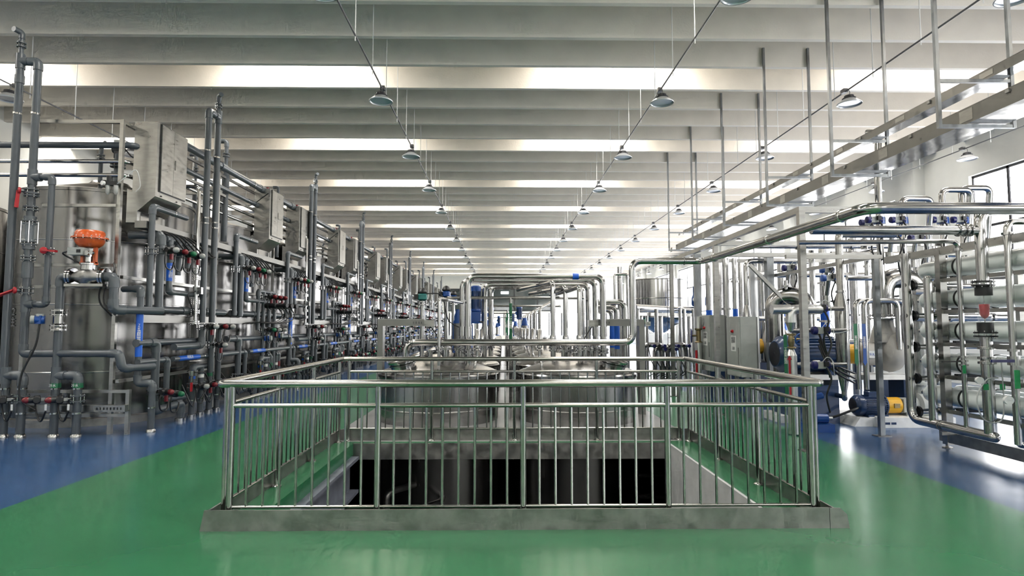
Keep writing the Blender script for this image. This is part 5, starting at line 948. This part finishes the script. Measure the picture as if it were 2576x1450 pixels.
for k, (px, y) in enumerate(((1765, 11.8),)):
    p = at(1757, 845, 12.4); t = thing('gate_valve', 'dark gate valve with blue handwheel left of the far cabinet', 'valve', p); rg = [p + V((math.cos(a) * .03 - .15, math.cos(a) * .12, math.sin(a) * .14)) for a in [i * math.pi / 8 for i in range(17)]]; hw = part(t, 'handwheel', MB().tube(rg, .012, 8), 'blue_deep')
    for i in range(4): part(hw, 'spoke', MB().cyl(p + V((-.15, 0, 0)), rg[i * 4], .008, 6), 'blue_deep')
    part(t, 'valve_body', MB().lathe(p + V((0, 0, -.15)), (0, 0, 1), [(.08, 0), (.08, .02), (.05, .04), (.05, .26), (.08, .28), (.08, .3)], 16).cyl(p, p + V((-.15, 0, 0)), .02, 8), 'brass'); part(t, 'pipe', MB().cyl((p.x, p.y, 0), (p.x, p.y, p.z - .14), .08, 16).cyl((p.x, p.y, p.z + .14), (p.x, p.y, p.z + .4), .07, 16), 'clad'); part(t, 'flow_arrow', MB().bb((p.x - .1, p.y - .09, .3), (p.x - .06, p.y - .085, p.z - .3)), 'red')
# ------------------------------------------------------------------ tall process columns behind
COLS = [(1784, 14.6, .075, 655), (1828, 13.0, .075, 650), (1850, 13.5, .058, 650), (1918, 13.8, .08, 640), (2000, 13.0, .09, 640), (2046, 12.4, .06, 630), (2075, 14, .1, 620), (1812, 16.0, .09, 655), (1866, 16.5, .08, 660), (1968, 15.2, .1, 655), (2150, 13.2, .09, 600), (2185, 12.6, .05, 640), (2310, 12.0, .07, 640), (2352, 13.0, .09, 620)]
for k, (px, y, r, pt) in enumerate(sorted(COLS)):
    p = at(px, 780, y); z = at(px, pt, y).z; t = thing('process_column', 'upright steel process pipe behind the compressors, %s from the left' % ORD[k], 'pipe', (p.x, y, 0), 'upright process pipes on the right')
    part(t, 'pipe', MB().cyl((p.x, y, 0), (p.x, y, z), r, 20), 'steel_bright')
    for i in range(2 + k % 2): zz_ = .8 + .9 * i + .13 * (k % 3); part(t, 'flange', MB().cyl((p.x, y, zz_), (p.x, y, zz_ + .05), r * 1.5, 20), 'steel_bright')
    if k % 3 == 0: part(t, 'label_tape', MB().cyl((p.x, y, 1.5), (p.x, y, 2.0), r * 1.02, 20), 'blue_tape')
p = at(1879, 780, 12.2); t = thing('reducer_pipe', 'steel pipe with cone reducer and bent head behind near cabinet', 'pipe', (p.x, 12.2, 1)); Z = lambda py: at(1879, py, 12.2).z
part(t, 'pipe', MB().tube([(p.x, 12.2, Z(770)), (p.x, 12.2, Z(657)), (p.x + 1.2, 12.2, Z(657))], .055, 18, .14), 'steel_bright'); part(t, 'cone', MB().lathe((p.x, 12.2, Z(800)), (0, 0, 1), [(.09, -Z(800)), (.09, 0), (.055, Z(768) - Z(800))], 20), 'steel_bright')
p = at(1896, 780, 12.5); t = solo('clad_column', 'crinkled foil-clad duct behind the near cabinet', 'duct', MB().bb((p.x - .075, 12.45, 0), (p.x + .075, 12.6, at(1896, 655, 12.5).z)), 'clad')
# horizontal background pipes
HP = [(1900, 2300, 692, 13.2, .06), (1790, 2060, 802, 13.0, .05), (2090, 2320, 860, 11.6, .05), (2130, 2420, 700, 11.2, .05), (2060, 2330, 905, 11.0, .05), (1900, 2240, 620, 12.0, .05), (2300, 2576, 735, 9.6, .05), (2300, 2576, 800, 9.8, .06), (2090, 2420, 640, 12.0, .06)]
for k, (x0, x1, py, y, r) in enumerate(sorted(HP, key=lambda h: h[2])):
    a, b = at(x0, py, y), at(x1, py, y); t = thing('cross_run', 'horizontal steel pipe among the right-hand equipment, %s from the top' % ORD[k], 'pipe', a, 'horizontal pipes on the right'); steel(t, [a, V((b.x, y, a.z))], r, 'steel_bright'); 
    for i in (.3, .7): part(t, 'clamp_ring', MB().cyl((a.x + (b.x - a.x) * i, y, a.z), (a.x + (b.x - a.x) * i + .04, y, a.z), r * 1.4, 16), 'steel_bright')
# arches and blue-flanged valves high on the right
for k, (px, y, py, pb) in enumerate(((2212, 10.2, 445, 800), (2270, 10.6, 500, 780), (2372, 10.8, 478, 760), (2422, 10.9, 473, 760))):
    p = at(px, 560, y); z = at(px, py, y).z; t = thing('arched_pipe', 'steel arch pipe with blue-flanged valve high on the right, %s from the left' % ORD[k], 'pipe', (p.x, y, 2), 'arch pipes with blue valves')
    steel(t, [(p.x, y, at(px, pb, y).z), (p.x, y, z), (p.x + (.05 if k == 0 else .55), y, z + (.8 if k == 0 else 0)), (p.x + (.05 if k == 0 else .55), y + .3, (z + .9) if k == 0 else 2.2)], .055, 'steel_bright', .13, 16)
    zv_ = at(px, 556, y).z; part(t, 'valve_body', MB().cyl((p.x, y, zv_ - .06), (p.x, y, zv_ + .06), .1, 18), 'blue_bright'); rotary(t, (p.x - .16, y - .1, zv_), 'blue_deep')
for k, (px, py, y) in enumerate(((2180, 560, 11.0), (2245, 590, 10.0), (2305, 600, 10.2), (2080, 680, 11.4), (1985, 675, 11.5), (2085, 700, 10.2), (2265, 835, 10.9), (2215, 915, 11.0))):
    p = at(px, py, y); t = thing('actuator_valve', 'blue-ended actuator on a valve among right-hand pipes, %s from the left' % ORD[sorted([2180, 2245, 2305, 2080, 1985, 2085, 2265, 2215]).index(px)], 'valve', p, 'actuator valves among the right-hand pipes'); rotary(t, p, ('blue_deep', 'blue_bright')[k % 2]); part(t, 'valve_stem', MB().cyl(p, p + V((0, .1, -.35)), .04, 12), 'steel_bright'); part(t, 'mount', MB().cyl(p + V((0, .1, -.5)), p + V((0, .1, -.3)), .06, 14), 'steel_tube')
# ------------------------------------------------------------------ raised tank and stand far right
p = at(1657, 740, 20); R = 68 * 20 / 1500; zt_ = at(1657, 708, 20).z; zb_ = at(1657, 800, 20).z
t = thing('raised_tank', 'open steel tank raised on a tubular stand at the far right', 'tank', (p.x, 20, 0)); part(t, 'shell', MB().lathe((p.x, 20, zb_), (0, 0, 1), [(.2, -.5), (R, 0), (R, zt_ - zb_), (R - .02, zt_ - zb_ + .01), (R - .03, zt_ - zb_ - .3), (.05, zt_ - zb_ - .3)], 48), 'steel_bright'); part(t, 'rim', MB().lathe((p.x, 20, zt_), (0, 0, 1), [(R, 0), (R + .03, .01), (R + .03, .03), (R, .04)], 48, cap=False), 'steel_tube'); part(t, 'weld_band', MB().lathe((p.x, 20, (zt_ + zb_) / 2), (0, 0, 1), [(R, 0), (R + .008, .01), (R, .03)], 48, cap=False), 'steel_tube')
for i in range(6): a = i * math.pi / 3 + .3; q = V((p.x + math.cos(a) * R * .9, 20 + math.sin(a) * R * .9, 0)); part(t, 'leg', MB().cyl(q, q + V((0, 0, zb_ + .1)), .07, 14), 'steel_bright')
t = thing('steam_header', 'sloping steel header pipe in front of the raised tank with valves', 'pipe', at(1660, 765, 16)); a, b = at(1595, 775, 15.5), at(1705, 762, 17.5); b.z = a.z; steel(t, [a, b, b + V((.6, 0, 0)), b + V((.6, 0, -a.z))], .1, 'steel_bright', .2, 18); part(t, 'support_rail', MB().bar(a + V((0, 0, -.16)), b + V((.9, 0, -.16)), .06, .08), 'steel_sheet')
for i in range(3): q = b + V((.5 + .4 * i, 0, .2)); h = part(t, 'valve_head', MB().lathe(q - V((0, 0, .1)), (0, 0, 1), [(.06, 0), (.09, .05), (.09, .25), (.05, .35), (.05, .6)], 14), 'blue_bright'); part(h, 'transmitter_cap', MB().cyl(q + V((-.02, -.1, .1)), q + V((-.02, -.16, .1)), .07, 14), 'label_white')
for i, px in enumerate((1605, 1612, 1628, 1652, 1662, 1712, 1722, 1735, 1745)):
    y = 15 + (i * 7 % 5) * .8; q = at(px, 850, y); t = solo('stand_leg', 'upright steel pipe below the raised tank, %s from the left' % ORD[i], 'pipe', MB().cyl((q.x, y, 0), (q.x, y, at(px, 778, y).z), (.05, .07, .04)[i % 3], 14), 'steel_bright', 'upright pipes below the raised tank')
for i, (px, py) in enumerate(((1640, 868), (1668, 876), (1700, 868))):
    q = at(px, py, 14.5); t = thing('valve_block', 'cluster of small valves with hanging black cables, %s from the left' % ORD[i], 'valve', q, 'valve clusters below the raised tank'); steel(t, [q + V((-.2, 0, -.9)), q + V((-.2, 0, 0)), q + V((.25, 0, 0)), q + V((.25, 0, -.9))], .06, 'steel_bright', .12)
    for j in range(4): part(t, 'actuator', MB().cyl(q + V((-.15 + .13 * j, -.12, -.02)), q + V((-.15 + .13 * j, -.3, -.02)), .04, 10), ('black', 'blue_deep')[j % 2]); part(t, 'cable', MB().tube(spline([q + V((-.15 + .13 * j, -.25, -.05)), q + V((-.1 + .13 * j, -.3, -.35)), q + V((.02 + .12 * j, -.25, -.6)), q + V((-.1 + .1 * j, -.1, -.75))]), .012, 6), 'black')
t = thing('cable_ladder', 'narrow black cable ladder up the far frame post', 'cable ladder', (XS - .07, py_[2] - .05, 0)); 
for dx in (0, .07): part(t, 'stile', MB().cyl((XS - .12 + dx, py_[2] - .06, .5), (XS - .12 + dx, py_[2] - .06, zr), .006, 6), 'black')
for i in range(10): part(t, 'rung', MB().cyl((XS - .12, py_[2] - .06, .9 + .22 * i), (XS - .05, py_[2] - .06, .9 + .22 * i), .005, 6), 'black')
p = at(1693, 817, 12.5)
t = thing('notice_plate', 'small white notice plate hung in front of the raised tank', 'sign', at(1630, 815, 14)); q = at(1630, 815, 14); part(t, 'plate', MB().box(q, (.12, .01, .1)), 'label_white'); text(t, '蒸发\n冷凝器', q + V((0, -.0062, 0)), .035, 'text_dark', (1, 0, 0), (0, 0, 1)); part(t, 'hanger', MB().cyl(V((q.x, q.y + .02, 0)), q + V((0, .02, .05)), .012, 8), 'steel_tube')
# ------------------------------------------------------------------ lettering becomes mesh
bpy.context.view_layer.update()
dg = bpy.context.evaluated_depsgraph_get(); CONV = {}
for o in [o for o in bpy.data.objects if o.type == 'FONT']:
    if o.data.name not in CONV: CONV[o.data.name] = bpy.data.meshes.new_from_object(o.evaluated_get(dg))
    n = bpy.data.objects.new('lettering', CONV[o.data.name]); C.objects.link(n); n.parent = o.parent; n.matrix_local = o.matrix_local.copy()
    bpy.data.objects.remove(o)
bpy.context.view_layer.update()
